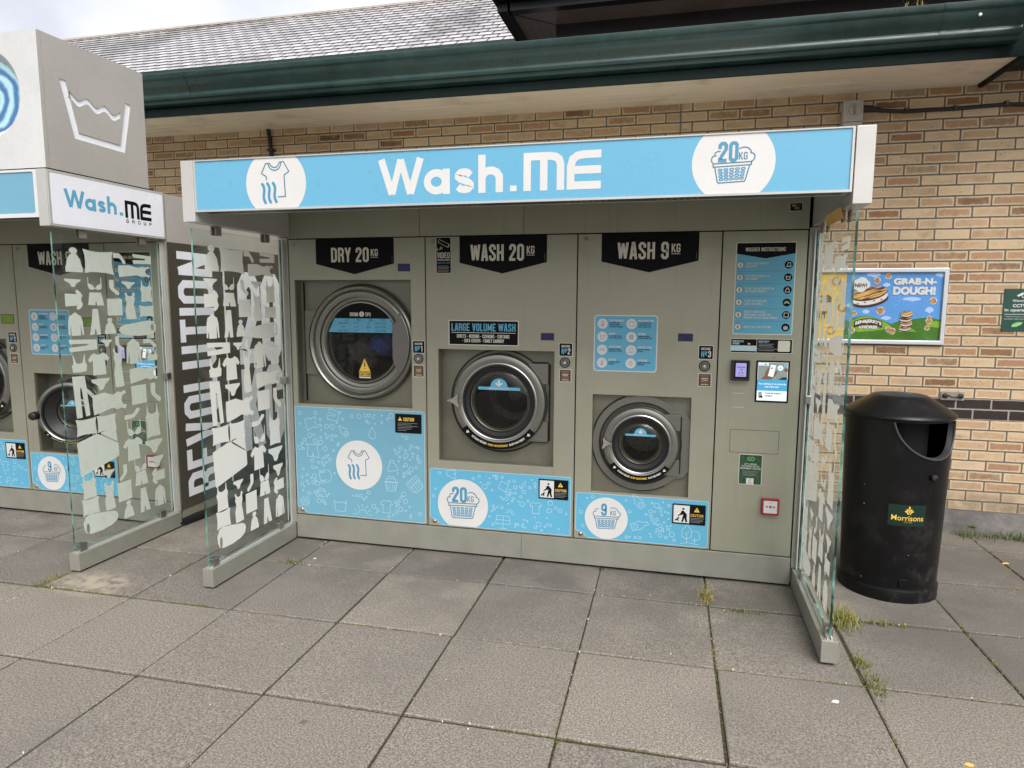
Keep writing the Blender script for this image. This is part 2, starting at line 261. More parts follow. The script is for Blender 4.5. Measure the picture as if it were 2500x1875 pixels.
    gum = b.ma('MULTIPLY', b.ss(b.ma('ADD', gv.outputs["Distance"], b.ma('MULTIPLY', b.noise(30, P, 2), 0.03)), 0.060, 0.048), b.ma('GREATER_THAN', gs.outputs[0], 0.62)); c = b.mix(b.ma('MULTIPLY', gum, 0.55), c, b.mix(b.ma('GREATER_THAN', gs.outputs[1], 0.6), (0.05, 0.047, 0.043), (0.36, 0.34, 0.31)))
    pl = b.ss(b.ma('ADD', b.ma('POWER', b.ma('SUBTRACT', x, -0.72), 2.0), b.ma('POWER', b.ma('MULTIPLY', b.ma('SUBTRACT', y, -0.95), 1.6), 2.0)), 0.10, 0.0); c = b.mix(b.ma('MULTIPLY', pl, b.ss(b.noise(14, P, 5), 0.36, 0.6, 0, 0.8)), c, (0.36, 0.31, 0.235))
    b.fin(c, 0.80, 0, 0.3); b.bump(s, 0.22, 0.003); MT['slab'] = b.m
    b = NB("joint_soil"); f = b.noise(6, b.pos(), 6); g = b.noise(120, b.pos(), 3)
    c = b.mix(b.ss(g, 0.35, 0.65), (0.030, 0.025, 0.019), (0.085, 0.070, 0.052)); c = b.mix(b.ss(f, 0.46, 0.60, 0, 0.8), c, (0.055, 0.062, 0.016)); b.fin(c, 0.95, 0, 0.1); MT['soil'] = b.m
    b = NB("far_asphalt"); b.fin(b.mix(b.noise(40, b.pos(), 4), (0.14, 0.135, 0.13), (0.24, 0.23, 0.215)), 0.9); MT['asph'] = b.m
    b = NB("stained_concrete"); f = b.noise(5, b.pos(), 7, 0.65)
    b.fin(b.ramp(f, [(0.3, (0.045, 0.044, 0.042)), (0.55, (0.105, 0.10, 0.095)), (0.75, (0.18, 0.17, 0.155))]), 0.85); b.bump(f, 0.4, 0.01); MT['conc'] = b.m
    b = NB("grass_blade"); f = b.noise(16, b.pos(), 3); oi = b.n("ShaderNodeAttribute"); oi.attribute_name = "tint"
    c = b.ramp(oi.outputs["Fac"], [(0.0, (0.050, 0.095, 0.018)), (0.4, (0.13, 0.155, 0.030)), (0.7, (0.27, 0.25, 0.075)), (1.0, (0.36, 0.24, 0.11))])
    b.fin(c, 0.55, 0, 0.3); MT['grass'] = b.m
    MT['paper'] = mat("faded_paper", (0.72, 0.46, 0.13), 0.7, var=0.12)
    MT['lip'] = mat('grey_black_plastic', (0.035, 0.035, 0.037), 0.4, 0, 0.5, var=0.15)
    MT['grit'] = mat('pale_grit', (0.34, 0.31, 0.26), 0.8, var=0.2)
    MT['scrap'] = mat("white_scrap", (0.75, 0.74, 0.72), 0.6, var=0.05)
    MT['greybox'] = mat("weathered_grey_plastic", (0.43, 0.40, 0.36), 0.5, var=0.12)
    MT['cable'] = mat("black_cable", (0.010, 0.010, 0.011), 0.45, var=0.1)
    MT['galv'] = mat("galvanised_plate", (0.27, 0.245, 0.21), 0.5, 0.3, var=0.22, vs=20)
    MT['frame'] = mat("poster_frame_metal", (0.60, 0.62, 0.64), 0.32, 0.5, var=0.0)
    MT['skyprint'] = mat("poster_sky", (0.085, 0.27, 0.60), 0.25, var=0.12, vs=5)
    MT['cloudprint'] = mat("poster_cloud", (0.36, 0.52, 0.80), 0.25, var=0.08, vs=10)
    MT['hillprint'] = mat("poster_hill", (0.045, 0.14, 0.012), 0.25, var=0.25, vs=6)
    MT['hillpale'] = mat("poster_hill_pale", (0.17, 0.32, 0.02), 0.25, var=0.2, vs=6)
    MT['choc'] = mat("poster_chocolate", (0.055, 0.020, 0.010), 0.25, var=0.3, vs=30)
    b = NB("poster_biscuit"); x, y, z = b.sep(b.pos()); f = b.noise(6, b.comb(b.ma('MULTIPLY', b.ma('SUBTRACT', x, b.ma('MULTIPLY', z, 0.5)), 1.4), 0.0, b.ma('MULTIPLY', b.ma('SUBTRACT', z, b.ma('MULTIPLY', x, 0.3)), 16)), 3)
    b.fin(b.mix(b.ss(f, 0.47, 0.53), (0.06, 0.022, 0.01), (0.60, 0.36, 0.11)), 0.25); MT['biscuit'] = b.m
    MT['nut'] = mat("poster_crumb", (0.38, 0.20, 0.08), 0.25, var=0.5, vs=60)
    MT['cloth'] = mat("blue_laundry", (0.022, 0.07, 0.30), 0.8, var=0.3, vs=12)
    MT['cloth2'] = mat("grey_laundry", (0.075, 0.072, 0.064), 0.85, var=0.3, vs=12)
    b = NB("drum_photo"); x, y, z = b.sep(b.pos())
    rr = b.ma('SQRT', b.ma('ADD', b.ma('POWER', b.ma('ADD', x, 1.292), 2.0), b.ma('POWER', b.ma('SUBTRACT', z, 2.735), 2.0)))
    wv = b.ma('SINE', b.ma('ADD', b.ma('MULTIPLY', rr, 88.0), b.ma('ADD', b.ma('MULTIPLY', b.noise(7, b.pos(), 3), 6.0), b.ma('MULTIPLY', b.ma('ARCTAN2', b.ma('SUBTRACT', z, 2.735), b.ma('ADD', x, 1.292)), 3.0))))
    b.fin(b.ramp(b.ss(wv, -1, 1), [(0.0, (0.06, 0.15, 0.33)), (0.35, (0.12, 0.29, 0.48)), (0.7, (0.27, 0.48, 0.58)), (1.0, (0.42, 0.62, 0.66))]), 0.3); MT['drumphoto'] = b.m
    MT['opal'] = mat("opal_acrylic", (0.80, 0.82, 0.88), 0.25, 0, 0.5, var=0.02)
build_mats()

# ------------------------------------------------------------------ object helpers
ORG = {}
def empty(name, loc, label=None, cat=None, group=None):
    o = bpy.data.objects.new(name, None); COL.objects.link(o); o.location = loc; ORG[o] = Vector(loc); o.empty_display_size = 0.1
    return tag(o, label, cat, group)
def tag(o, label=None, cat=None, group=None, kind=None):
    for k, v in (('label', label), ('category', cat), ('group', group), ('kind', kind)):
        if v: o[k] = v
    return o
def copy_tree(o, parent=None):
    c = o.copy(); COL.objects.link(c)
    if parent: c.parent = parent
    ORG[c] = ORG.get(o, Vector((0, 0, 0)))
    for ch in list(o.children): copy_tree(ch, c)
    return c
def link_mesh(name, V, F, mats, mi, parent=None, origin=None, smooth=None, bevel=0.0, segs=2):
    """one mesh object; V are world coordinates"""
    o_par = ORG[parent] if parent else Vector((0, 0, 0))
    if origin is None:
        if parent: origin = o_par
        else:
            xs = [v[0] for v in V]; ys = [v[1] for v in V]; zs = [v[2] for v in V]
            origin = Vector(((min(xs) + max(xs)) / 2, (min(ys) + max(ys)) / 2, min(zs)))
    origin = Vector(origin)
    me = bpy.data.meshes.new(name)
    me.from_pydata([Vector(v) - origin for v in V], [], F)
    for m in mats: me.materials.append(m)
    me.polygons.foreach_set("material_index", mi)
    me.update()
    bm = bmesh.new(); bm.from_mesh(me)
    if smooth is not None or bevel: bmesh.ops.remove_doubles(bm, verts=bm.verts, dist=1e-5); bmesh.ops.recalc_face_normals(bm, faces=bm.faces)
    bm.to_mesh(me); bm.free()
    o = bpy.data.objects.new(name, me); COL.objects.link(o); ORG[o] = origin
    if parent: o.parent = parent; o.location = origin - o_par
    else: o.location = origin
    if smooth is not None:
        me.polygons.foreach_set("use_smooth", [True] * len(me.polygons)); me.set_sharp_from_angle(angle=R(smooth))
    if bevel:
        md = o.modifiers.new("bevel", 'BEVEL'); md.width = bevel; md.segments = segs; md.limit_method = 'ANGLE'; md.angle_limit = R(40); md.harden_normals = False
    return o
class MB:
    def __init__(s): s.V = []; s.F = []; s.I = []; s.mats = []; s.cuts = [0]
    def mi(s, m):
        m = MT[m] if isinstance(m, str) else m
        if m not in s.mats: s.mats.append(m)
        return s.mats.index(m)
    def faces(s, vs, fs, m):
        n = len(s.V); s.V += [tuple(v) for v in vs]; k = s.mi(m); s.cuts.append(len(s.F) + len(fs))
        for f in fs: s.F.append(tuple(n + i for i in f)); s.I.append(k)
        return s
    def box(s, x0, x1, y0, y1, z0, z1, m, xf=None):
        v = [(x, y, z) for x in (x0, x1) for y in (y0, y1) for z in (z0, z1)]
        if xf: v = [xf(*p) for p in v]
        return s.faces(v, [(0, 1, 3, 2), (4, 6, 7, 5), (0, 4, 5, 1), (2, 3, 7, 6), (0, 2, 6, 4), (1, 5, 7, 3)], m)
    def prism(s, loops, fn, d0, d1, m, back=True, side=None):
        """polygon (outer loop + hole loops) extruded from d0 to d1, fn(u,v,d)->xyz"""
        loops = [list(l) for l in loops]; flat = [p for l in loops for p in l]
        tri = tessellate_polygon([[Vector((p[0], p[1], 0)) for p in l] for l in loops])
        s.faces([fn(p[0], p[1], d1) for p in flat], tri, m)
        if back: s.faces([fn(p[0], p[1], d0) for p in flat], tri, m)
        if d0 != d1:
            for l in loops:
                n = len(l); s.faces([fn(p[0], p[1], d0) for p in l] + [fn(p[0], p[1], d1) for p in l], [(i, (i + 1) % n, n + (i + 1) % n, n + i) for i in range(n)], side or m)
        return s
    def lathe(s, prof, c, axis, m, n=72, a0=0.0, a1=360.0):
        full = abs(a1 - a0) >= 359.9; N = n if full else n + 1; vs = []
        for i in range(N):
            a = R(a0 + (a1 - a0) * i / n); ca, sa = math.cos(a), math.sin(a)
            for r, h in prof: vs.append((c[0] + r * ca, h, c[1] + r * sa) if axis == 'y' else (c[0] + r * ca, c[1] + r * sa, h))
        k = len(prof); fs = []
        for i in range(n):
            j = (i + 1) % N
            for q in range(k - 1): fs.append((i * k + q, j * k + q, j * k + q + 1, i * k + q + 1))
        return s.faces(vs, fs, m)
    def tube(s, pts, r, m, n=10):
        pts = [Vector(p) for p in pts]; vs = []; K = len(pts)
        for i, p in enumerate(pts):
            t = (pts[min(i + 1, K - 1)] - pts[max(i - 1, 0)]).normalized()
            a = t.orthogonal().normalized() if i == 0 else (a - t * a.dot(t)).normalized()
            b = t.cross(a); rr = r[i] if isinstance(r, (list, tuple)) else r
            for q in range(n):
                th = 2 * math.pi * q / n; vs.append(p + (a * math.cos(th) + b * math.sin(th)) * rr)
        fs = [(i * n + q, i * n + (q + 1) % n, (i + 1) * n + (q + 1) % n, (i + 1) * n + q) for i in range(K - 1) for q in range(n)]
        fs += [tuple(range(n - 1, -1, -1)), tuple((K - 1) * n + q for q in range(n))]
        return s.faces(vs, fs, m)
    def build(s, name, parent=None, **kw): return link_mesh(name, s.V, s.F, s.mats, s.I, parent, **kw)
    def build_each(s, name, parent=None, **kw):
        """every primitive becomes an object of its own"""
        for a, b in zip(s.cuts, s.cuts[1:]):
            ids = sorted({i for f in s.F[a:b] for i in f}); mp = {q: j for j, q in enumerate(ids)}
            if ids: link_mesh(name, [s.V[i] for i in ids], [tuple(mp[i] for i in f) for f in s.F[a:b]], s.mats, s.I[a:b], parent, **kw)

# ------------------------------------------------------------------ lettering: condensed capitals drawn as strokes
_O = [(.07, .16), (.14, .07), (.26, .07), (.33, .16), (.33, .84), (.26, .93), (.14, .93), (.07, .84), (.07, .16)]
_6 = [(.33, .70), (.33, .84), (.26, .93), (.14, .93), (.07, .84), (.07, .16), (.14, .07), (.26, .07), (.33, .16), (.33, .45), (.26, .54), (.14, .54), (.07, .45)]
GL = {
 'A': (.40, [[(.06, 0), (.17, .95), (.23, .95), (.34, 0)], [(.12, .27), (.28, .27)]]),
 'B': (.40, [[(.07, .07), (.25, .07), (.33, .16), (.33, .41), (.25, .5), (.33, .59), (.33, .84), (.25, .93), (.07, .93), (.07, .07)], [(.07, .5), (.25, .5)]]),
 'C': (.40, [[(.33, .64), (.33, .84), (.26, .93), (.14, .93), (.07, .84), (.07, .16), (.14, .07), (.26, .07), (.33, .16), (.33, .36)]]),
 'D': (.40, [[(.07, .07), (.24, .07), (.33, .17), (.33, .83), (.24, .93), (.07, .93), (.07, .07)]]),
 'E': (.36, [[(.35, .07), (.07, .07), (.07, .93), (.35, .93)], [(.07, .5), (.30, .5)]]),
 'F': (.35, [[(.07, 0), (.07, .93), (.35, .93)], [(.07, .48), (.30, .48)]]),
 'G': (.40, [[(.33, .66), (.33, .84), (.26, .93), (.14, .93), (.07, .84), (.07, .16), (.14, .07), (.26, .07), (.33, .16), (.33, .46), (.20, .46)]]),
 'H': (.40, [[(.07, 0), (.07, 1)], [(.33, 0), (.33, 1)], [(.07, .5), (.33, .5)]]),
 'I': (.14, [[(.07, 0), (.07, 1)]]), 'J': (.31, [[(.24, 1), (.24, .16), (.17, .07), (.04, .07)]]),
 'K': (.40, [[(.07, 0), (.07, 1)], [(.35, 1), (.12, .42)], [(.17, .55), (.36, 0)]]),
 'L': (.33, [[(.07, 1), (.07, .07), (.33, .07)]]), 'M': (.52, [[(.07, 0), (.08, .97), (.26, .16), (.44, .97), (.45, 0)]]),
 'N': (.41, [[(.07, 0), (.08, .97), (.33, .03), (.34, 1)]]), 'O': (.40, [_O]), '0': (.40, [_O]),
 'P': (.39, [[(.07, 0), (.07, .93), (.25, .93), (.33, .84), (.33, .55), (.25, .45), (.07, .45)]]),
 'Q': (.40, [_O, [(.22, .20), (.36, -.03)]]),
 'R': (.40, [[(.07, 0), (.07, .93), (.25, .93), (.33, .84), (.33, .60), (.25, .5), (.07, .5)], [(.25, .5), (.32, .40), (.34, 0)]]),
 'S': (.40, [[(.33, .68), (.33, .84), (.26, .93), (.14, .93), (.07, .84), (.07, .68), (.33, .34), (.33, .16), (.26, .07), (.14, .07), (.07, .16), (.07, .32)]]),
 'T': (.38, [[(.19, 0), (.19, .93)], [(0, .93), (.38, .93)]]), 'U': (.40, [[(.07, 1), (.07, .16), (.14, .07), (.26, .07), (.33, .16), (.33, 1)]]),
 'V': (.39, [[(.06, 1), (.175, .05), (.215, .05), (.33, 1)]]), 'W': (.58, [[(.06, 1), (.16, .05), (.29, .95), (.42, .05), (.52, 1)]]),
 'X': (.40, [[(.06, 1), (.34, 0)], [(.06, 0), (.34, 1)]]), 'Y': (.39, [[(.05, 1), (.195, .42), (.34, 1)], [(.195, .45), (.195, 0)]]),
 'Z': (.38, [[(.04, .93), (.32, .93), (.07, .07), (.35, .07)]]),
 '1': (.25, [[(.03, .80), (.16, .93), (.16, 0)]]), '2': (.40, [[(.07, .66), (.07, .84), (.14, .93), (.26, .93), (.33, .84), (.33, .64), (.07, .14), (.07, .07), (.36, .07)]]),
 '3': (.40, [[(.07, .68), (.07, .84), (.14, .93), (.26, .93), (.33, .84), (.33, .60), (.25, .5), (.16, .5)], [(.25, .5), (.33, .40), (.33, .16), (.26, .07), (.14, .07), (.07, .16), (.07, .32)]]),
 '4': (.42, [[(.28, 0), (.28, .97), (.06, .30), (.42, .30)]]),
 '5': (.40, [[(.34, .93), (.08, .93), (.07, .50), (.14, .58), (.26, .58), (.33, .49), (.33, .16), (.26, .07), (.14, .07), (.07, .16), (.07, .32)]]),
 '6': (.40, [_6]), '7': (.37, [[(.03, .93), (.33, .93), (.15, 0)]]), '9': (.40, [[(.4 - a, 1 - b) for a, b in _6]]),
 '8': (.40, [[(.14, .07), (.26, .07), (.33, .16), (.33, .42), (.25, .5), (.33, .58), (.33, .84), (.26, .93), (.14, .93), (.07, .84), (.07, .58), (.15, .5), (.07, .42), (.07, .16), (.14, .07)], [(.15, .5), (.25, .5)]]),
 '.': (.14, [[(.07, 0), (.07, .14)]]), ',': (.14, [[(.09, .14), (.05, -.1)]]), '-': (.28, [[(.04, .45), (.24, .45)]]), '!': (.14, [[(.07, 1), (.07, .3)], [(.07, .15), (.07, 0)]]),
 '?': (.36, [[(.06, .75), (.12, .92), (.27, .92), (.31, .8), (.31, .62), (.19, .45), (.19, .28)], [(.19, .14), (.19, 0)]]), '|': (.14, [[(.07, 0), (.07, 1)]]), "'": (.12, [[(.06, 1), (.06, .75)]]),
 '&': (.42, [[(.38, 0), (.10, .70), (.10, .86), (.18, .93), (.27, .86), (.27, .72), (.07, .38), (.07, .16), (.15, .07), (.25, .07), (.36, .4)]]),
 'º': (.26, [[(.06, .55), (.06, .88), (.20, .88), (.20, .55), (.06, .55)], [(.04, .36), (.22, .36)]]), ' ': (.19, []),
}
_tc = {}
def font_text(s, bold=0.0):
    """outline of a text in the built-in font, scaled to the unit box"""
    k = (s, bold)
    if k not in _tc:
        cu = bpy.data.curves.new("t", 'FONT'); cu.body = s; cu.resolution_u = 4; cu.offset = bold; cu.fill_mode = 'BOTH'
        ob = bpy.data.objects.new("t", cu); COL.objects.link(ob)
        dg = bpy.context.evaluated_depsgraph_get(); me = bpy.data.meshes.new_from_object(ob.evaluated_get(dg))
        V = [tuple(v.co[:2]) for v in me.vertices]; F = [tuple(p.vertices) for p in me.polygons]
        x0 = min(v[0] for v in V); x1 = max(v[0] for v in V); y0 = min(v[1] for v in V); y1 = max(v[1] for v in V)
        _tc[k] = ([((a - x0) / (x1 - x0), (b - y0) / (y1 - y0)) for a, b in V], F)
        bpy.data.objects.remove(ob); bpy.data.meshes.remove(me); bpy.data.curves.remove(cu)
    return _tc[k]

def circ(cx, cy, r, n=40, a0=0, a1=360, ry=None):
    full = abs(a1 - a0) >= 359.9
    return [(cx + r * math.cos(R(a0 + (a1 - a0) * i / n)), cy + (ry or r) * math.sin(R(a0 + (a1 - a0) * i / n))) for i in range(n if full else n + 1)]
def rrect(u0, v0, u1, v1, r, n=5):
    p = []
    for cx, cy, a in ((u1 - r, v1 - r, 0), (u0 + r, v1 - r, 90), (u0 + r, v0 + r, 180), (u1 - r, v0 + r, 270)): p += circ(cx, cy, r, n, a, a + 90)
    return p
class Art(MB):
    """flat printed artwork: layers a fraction of a millimetre apart on one plane"""
    def __init__(s, fn, d=0.001): super().__init__(); s.fn = fn; s.d0 = d; s.step = 0.0004; s.cnt = 0
    def D(s, layer):
        return s.d0 + layer * s.step + (s.cnt % 24) * 0.000014   # overlapping strokes never share a plane
    def slab(s, loop, m, edge=None): return s.prism([loop], s.fn, 0.0, s.d0, m, back=False, side=edge)
    def poly(s, loop, m, layer=1, holes=()):
        s.cnt += 1; return s.prism([loop] + list(holes), s.fn, s.D(layer), s.D(layer), m, back=False)
    def rect(s, u0, v0, u1, v1, m, layer=1):
        s.cnt += 1; return s.faces([s.fn(u, v, s.D(layer)) for u, v in ((u0, v0), (u1, v0), (u1, v1), (u0, v1))], [(0, 1, 2, 3)], m)
    def stroke(s, pts, wd, m, layer=1, closed=False, whole=False):
        pts = [p for i, p in enumerate(pts) if i == 0 or math.dist(p, pts[i - 1]) > 1e-7]
        if not whole and len(pts) > 2 and math.dist(pts[0], pts[-1]) < 1e-7: pts = pts[:-1]; closed = True
        n = len(pts); L = []; Rr = []; s.cnt += 1
        def turn(i):
            a, b, c = Vector(pts[i - 1]), Vector(pts[i]), Vector(pts[(i + 1) % n]); return (b - a).normalized().dot((c - b).normalized())
        if n > 2 and not whole:   # very sharp corners: separate strokes that overlap
            sh = [i for i in (range(n) if closed else range(1, n - 1)) if turn(i) < -0.25]
            if sh:
                if closed: pts = pts[sh[0]:] + pts[:sh[0] + 1]; sh = [i - sh[0] for i in sh[1:]]
                k = 0
                for i in sh + [len(pts) - 1]: s.stroke(pts[k:i + 1], wd, m, layer, whole=True); k = i
                return s
        for i in range(n):
            p = Vector(pts[i]); a = Vector(pts[i - 1]) if (i > 0 or closed) else None; b = Vector(pts[(i + 1) % n]) if (i < n - 1 or closed) else None
            t1 = (p - a).normalized() if a is not None else (b - p).normalized(); t2 = (b - p).normalized() if b is not None else t1
            n1 = Vector((-t1.y, t1.x)); n2 = Vector((-t2.y, t2.x)); m_ = (n1 + n2)
            m_ = m_.normalized() if m_.length > 1e-4 else n1
            k = 1.0 / max(0.45, m_.dot(n1)); o = m_ * (wd / 2 * k); L.append(p + o); Rr.append(p - o)
        vs = [s.fn(q.x, q.y, s.D(layer)) for q in L + Rr]; K = n if closed else n - 1
        return s.faces(vs, [(i, (i + 1) % n, n + (i + 1) % n, n + i) for i in range(K)], m)
    def ring(s, cx, cy, r, wd, m, layer=1, n=22): return s.stroke(circ(cx, cy, r, n), wd, m, layer, True)
    def caps(s, txt, box, m, layer=2, wt=0.135, gap=0.055, align='fit', mp=None):
        """condensed capitals fitted to box (u0,v0,u1,v1); align l/c/r keeps the natural width"""
        tot = sum(GL[c][0] for c in txt) + gap * (len(txt) - 1); u0, v0, u1, v1 = box; h = v1 - v0
        sx = (u1 - u0) / tot
        if align != 'fit':
            sx = min(sx, h * 1.0); wdt = tot * sx; u0 = {'l': u0, 'c': (u0 + u1 - wdt) / 2, 'r': u1 - wdt}[align]
        x = 0.0
        for c in txt:
            wd, st = GL[c]
            for pl in st:
                P = [(u0 + (x + a) * sx, v0 + b * h) for a, b in pl]
                if mp: P = [mp(*p) for p in P]
                s.stroke(P, wt * h * (0.5 + 0.5 * min(1.0, sx / h)), m, layer)
            x += wd + gap
        return s
    def font(s, txt, box, m, layer=2, bold=0.0, mp=None):
        V, F = font_text(txt, bold); u0, v0, u1, v1 = box
        P = [(u0 + a * (u1 - u0), v0 + b * (v1 - v0)) for a, b in V]
        if mp: P = [mp(*p) for p in P]
        return s.faces([s.fn(p[0], p[1], s.D(layer)) for p in P], F, m)
def FR(x0, y=0.0): return lambda u, v, d: (x0 + u, y - d, v)       # faces the camera
def SD(x): return lambda u, v, d: (x + d, u, v)                     # faces right

# ------------------------------------------------------------------ laundry silhouettes in a unit box
SIL = {
 'hat': [(0, 0), (1, 0), (1, .2), (.95, .27), (.89, .5), (.72, .68), (.61, .735), (.71, .80), (.745, .88), (.67, .965), (.5, 1), (.34, .965), (.26, .88), (.29, .80), (.39, .735), (.26, .68), (.11, .5), (.05, .27), (0, .2)],
 'pillow': [(0, 1), (.25, .93), (.5, .91), (.75, .93), (1, .97), (.96, .75), (.95, .5), (.97, .25), (1, 0), (.75, .06), (.5, .08), (.25, .08), (.02, .03), (.05, .25), (.06, .5), (.05, .75)],
 'sock': [(.02, 1), (.48, 1), (.47, .52), (.55, .42), (.95, .24), (1, .14), (.95, .03), (.82, 0), (.66, .05), (.12, .38), (0, .55)],
 'pants': [(.36, 1), (.86, 1), (.92, .6), (1, 0), (.62, 0), (.57, .24), (.52, .24), (.42, .02), (0, .0), (.25, .6)],
 'lpants': [(0, 1), (.80, .99), (.88, .7), (1, .03), (.72, .01), (.55, .70), (.47, .74), (.44, .6), (.5, .0), (.13, 0)],
 'pantsh': [(0, 1), (1, .90), (1, .08), (.02, 0), (.0, .36), (.6, .44), (.72, .52), (.6, .60), (.03, .64)],
 'dress': [(.05, .94), (.2, 1), (.28, .88), (.5, .84), (.7, .88), (.78, 1), (.96, .95), (.87, .82), (.92, .72), (.80, .56), (.91, .3), (1, .02), (.55, 0), (.1, .01), (.04, .35), (.2, .6), (.08, .75), (.14, .84)],
 'panties': [(0, 1), (1, .96), (.98, .76), (.84, .60), (.72, .42), (.62, .08), (.5, 0), (.40, .06), (.32, .40), (.2, .58), (.02, .74)],
 'bra': [(0, 1), (.04, 1), (.06, .5), (.28, .42), (.42, .25), (.5, .12), (.58, .25), (.72, .42), (.93, .5), (.94, 1), (.98, 1), (1, .25), (.93, .05), (.68, 0), (.5, .1), (.32, 0), (.08, .05), (0, .3)],
 'tank': [(.12, 1), (.16, 1), (.22, .77), (.36, .72), (.5, .70), (.64, .72), (.78, .77), (.83, 1), (.87, 1), (.91, .74), (1, .66), (.93, .45), (1, 0), (.5, .02), (.05, 0), (.1, .42), (0, .62), (.09, .72)],
 'tee': [(.3, 1), (.4, .93), (.5, .915), (.6, .93), (.7, 1), (.88, .9), (1, .70), (.90, .60), (.78, .68), (.82, 0), (.2, 0), (.22, .68), (.1, .58), (0, .70), (.13, .9)],
 'shorts': [(.12, 1), (.86, 1), (1, 0), (.56, 0), (.51, .30), (.47, .30), (.45, .02), (0, .05)],
 'square': [(0, 1), (1, 1), (1, 0), (0, 0)],
 'sweater': [(.40, .97), (.5, 1), (.60, .97), (.68, .91), (.86, .84), (.95, .62), (1, .03), (.89, 0), (.80, .52), (.79, 0), (.2, 0), (.2, .52), (.12, .03), (.01, .05), (.05, .62), (.13, .84), (.32, .91)],
 'crop': [(.10, 1), (.14, 1), (.30, .53), (.5, .48), (.71, .53), (.86, 1), (.90, 1), (.91, .52), (1, .40), (.95, .03), (.5, 0), (.05, .03), (0, .40), (.12, .5)],
 'towel': [(0, .45), (.03, .63), (.12, .74), (.5, .90), (.8, 1), (.93, .93), (1, .66), (.99, .36), (.93, .12), (.8, .02), (.5, 0), (.2, .08), (.05, .22)],
 'sheet': [(.01, .80), (.04, .81), (.46, .92), (.5, .92), (1, .58), (1, .28), (.97, .25), (.07, 0), (.05, .02)],
}
def rot(p, q):
    for _ in range(q % 4): p = [(1 - b, a) for a, b in p]
    return p
SIL['dressh'] = rot(SIL['dress'], 3); SIL['teeh'] = rot(SIL['tee'], 3); SIL['teeh2'] = rot(SIL['tee'], 1); SIL['sockh'] = [(1 - a, b) for a, b in rot(SIL['sock'], 3)]
SIL['sockh2'] = rot(SIL['sock'], 1); SIL['sockm'] = [(1 - a, b) for a, b in SIL['sock']]; SIL['pants2'] = [(1 - a, b) for a, b in SIL['pants']]
SIL['towel2'] = [(1 - a, b) for a, b in SIL['towel']]

# ------------------------------------------------------------------ printed pictograms (normalised to a circle of radius 1)
def pict_shirt(a, cu, cv, r, layer, line='blueline', fill='bluedk'):
    q = lambda x, y: (cu + (x - 865) / 860 * r, cv + (780 - y) / 860 * r)
    a.stroke([q(*p) for p in [(600, 705), (600, 615), (465, 535), (590, 295), (700, 290), (735, 345), (790, 388), (848, 400), (905, 385), (955, 335), (985, 275), (1105, 265), (1250, 510), (1110, 598), (1130, 1125), (910, 1130)]], 0.036 * r, line, layer)
    a.stroke([q(*p) for p in [(660, 300), (690, 380), (745, 440), (810, 465), (870, 466), (935, 447), (990, 400), (1020, 340), (1026, 280)]], 0.036 * r, line, layer)
    for dx, dy in ((0, 10), (150, 0), (312, -8)):
        pts = [(475, 790), (508, 832), (528, 900), (526, 970), (512, 1050), (506, 1120), (522, 1190), (553, 1255)]
        P = [q(x + dx, y + dy) for x, y in pts]; a.stroke(P, .088 * r, fill, layer)
        for e in (P[0], P[-1]): a.poly(circ(*e, .044 * r, 14), fill, layer)
def pict_basket(a, cu, cv, r, layer, txt, small=False):
    q = lambda x, y: (cu + (x - 1202) / 650 * r, cv + (620 - y) / 650 * r); lw = .030 * r
    a.stroke([q(*p) for p in [(918, 685), (965, 925), (985, 940), (1385, 925), (1400, 905), (1460, 665)]], lw, 'blueline', layer)
    a.stroke([q(*p) for p in [(893, 685), (890, 632), (1487, 618), (1485, 665)]], lw, 'blueline', layer, True)
    for i in range(5):
        for j in range(4):
            cx = 1003 + i * 90 + j * (7 - 3.5 * i); cy = 733 + j * 51 - i * 3
            a.stroke([q(x, y) for x, y in rrect(cx - 30, cy - 14, cx + 30, cy + 14, 12, 2)], lw * .9, 'bluedk', layer, True)
    for pts in ([(893, 630), (865, 600), (860, 555), (880, 515), (940, 500)], [(905, 490), (925, 452), (960, 436), (1000, 440)],
                [(1290, 412), (1330, 390), (1385, 385), (1440, 408), (1472, 450), (1478, 475)], [(1460, 475), (1510, 488), (1535, 525), (1533, 570), (1505, 605), (1480, 616)]):
        a.stroke([q(*p) for p in pts], lw, 'blueline', layer)
    b = q(965, 605) + q(1278, 293) if len(txt) == 2 else q(1060, 600) + q(1200, 300)
    a.caps(txt, b, 'bluedk', layer + 1, wt=.17); a.caps('KG', q(1285, 582) + q(1425, 460), 'blueline', layer + 1, wt=.13)
def pict_caution(a, cu, cv, r, layer):
    a.poly([(cu - r, cv - r * .8), (cu + r, cv - r * .8), (cu, cv + r)], 'yellow', layer); a.stroke([(cu, cv + r * .45), (cu, cv - r * .25)], r * .17, 'black', layer + 1); a.rect(cu - r * .09, cv - r * .6, cu + r * .09, cv - r * .42, 'black', layer + 1)
def zigzag(u0, v0, u1, v1, t=0.0055):
    """stamp edge"""
    P = []
    for (a, b), (c, d) in (((u0, v0), (u1, v0)), ((u1, v0), (u1, v1)), ((u1, v1), (u0, v1)), ((u0, v1), (u0, v0))):
        L = math.dist((a, b), (c, d)); n = max(3, int(L / (2 * t))); tx, ty = (c - a) / L, (d - b) / L; nx, ny = ty, -tx
        for i in range(n):
            for f, o in ((0.1, 0.0), (.55, t * .8), (.75, t * .1)):
                k = (i + f) / n * L; P.append((a + tx * k + nx * o, b + ty * k + ny * o))
    return P
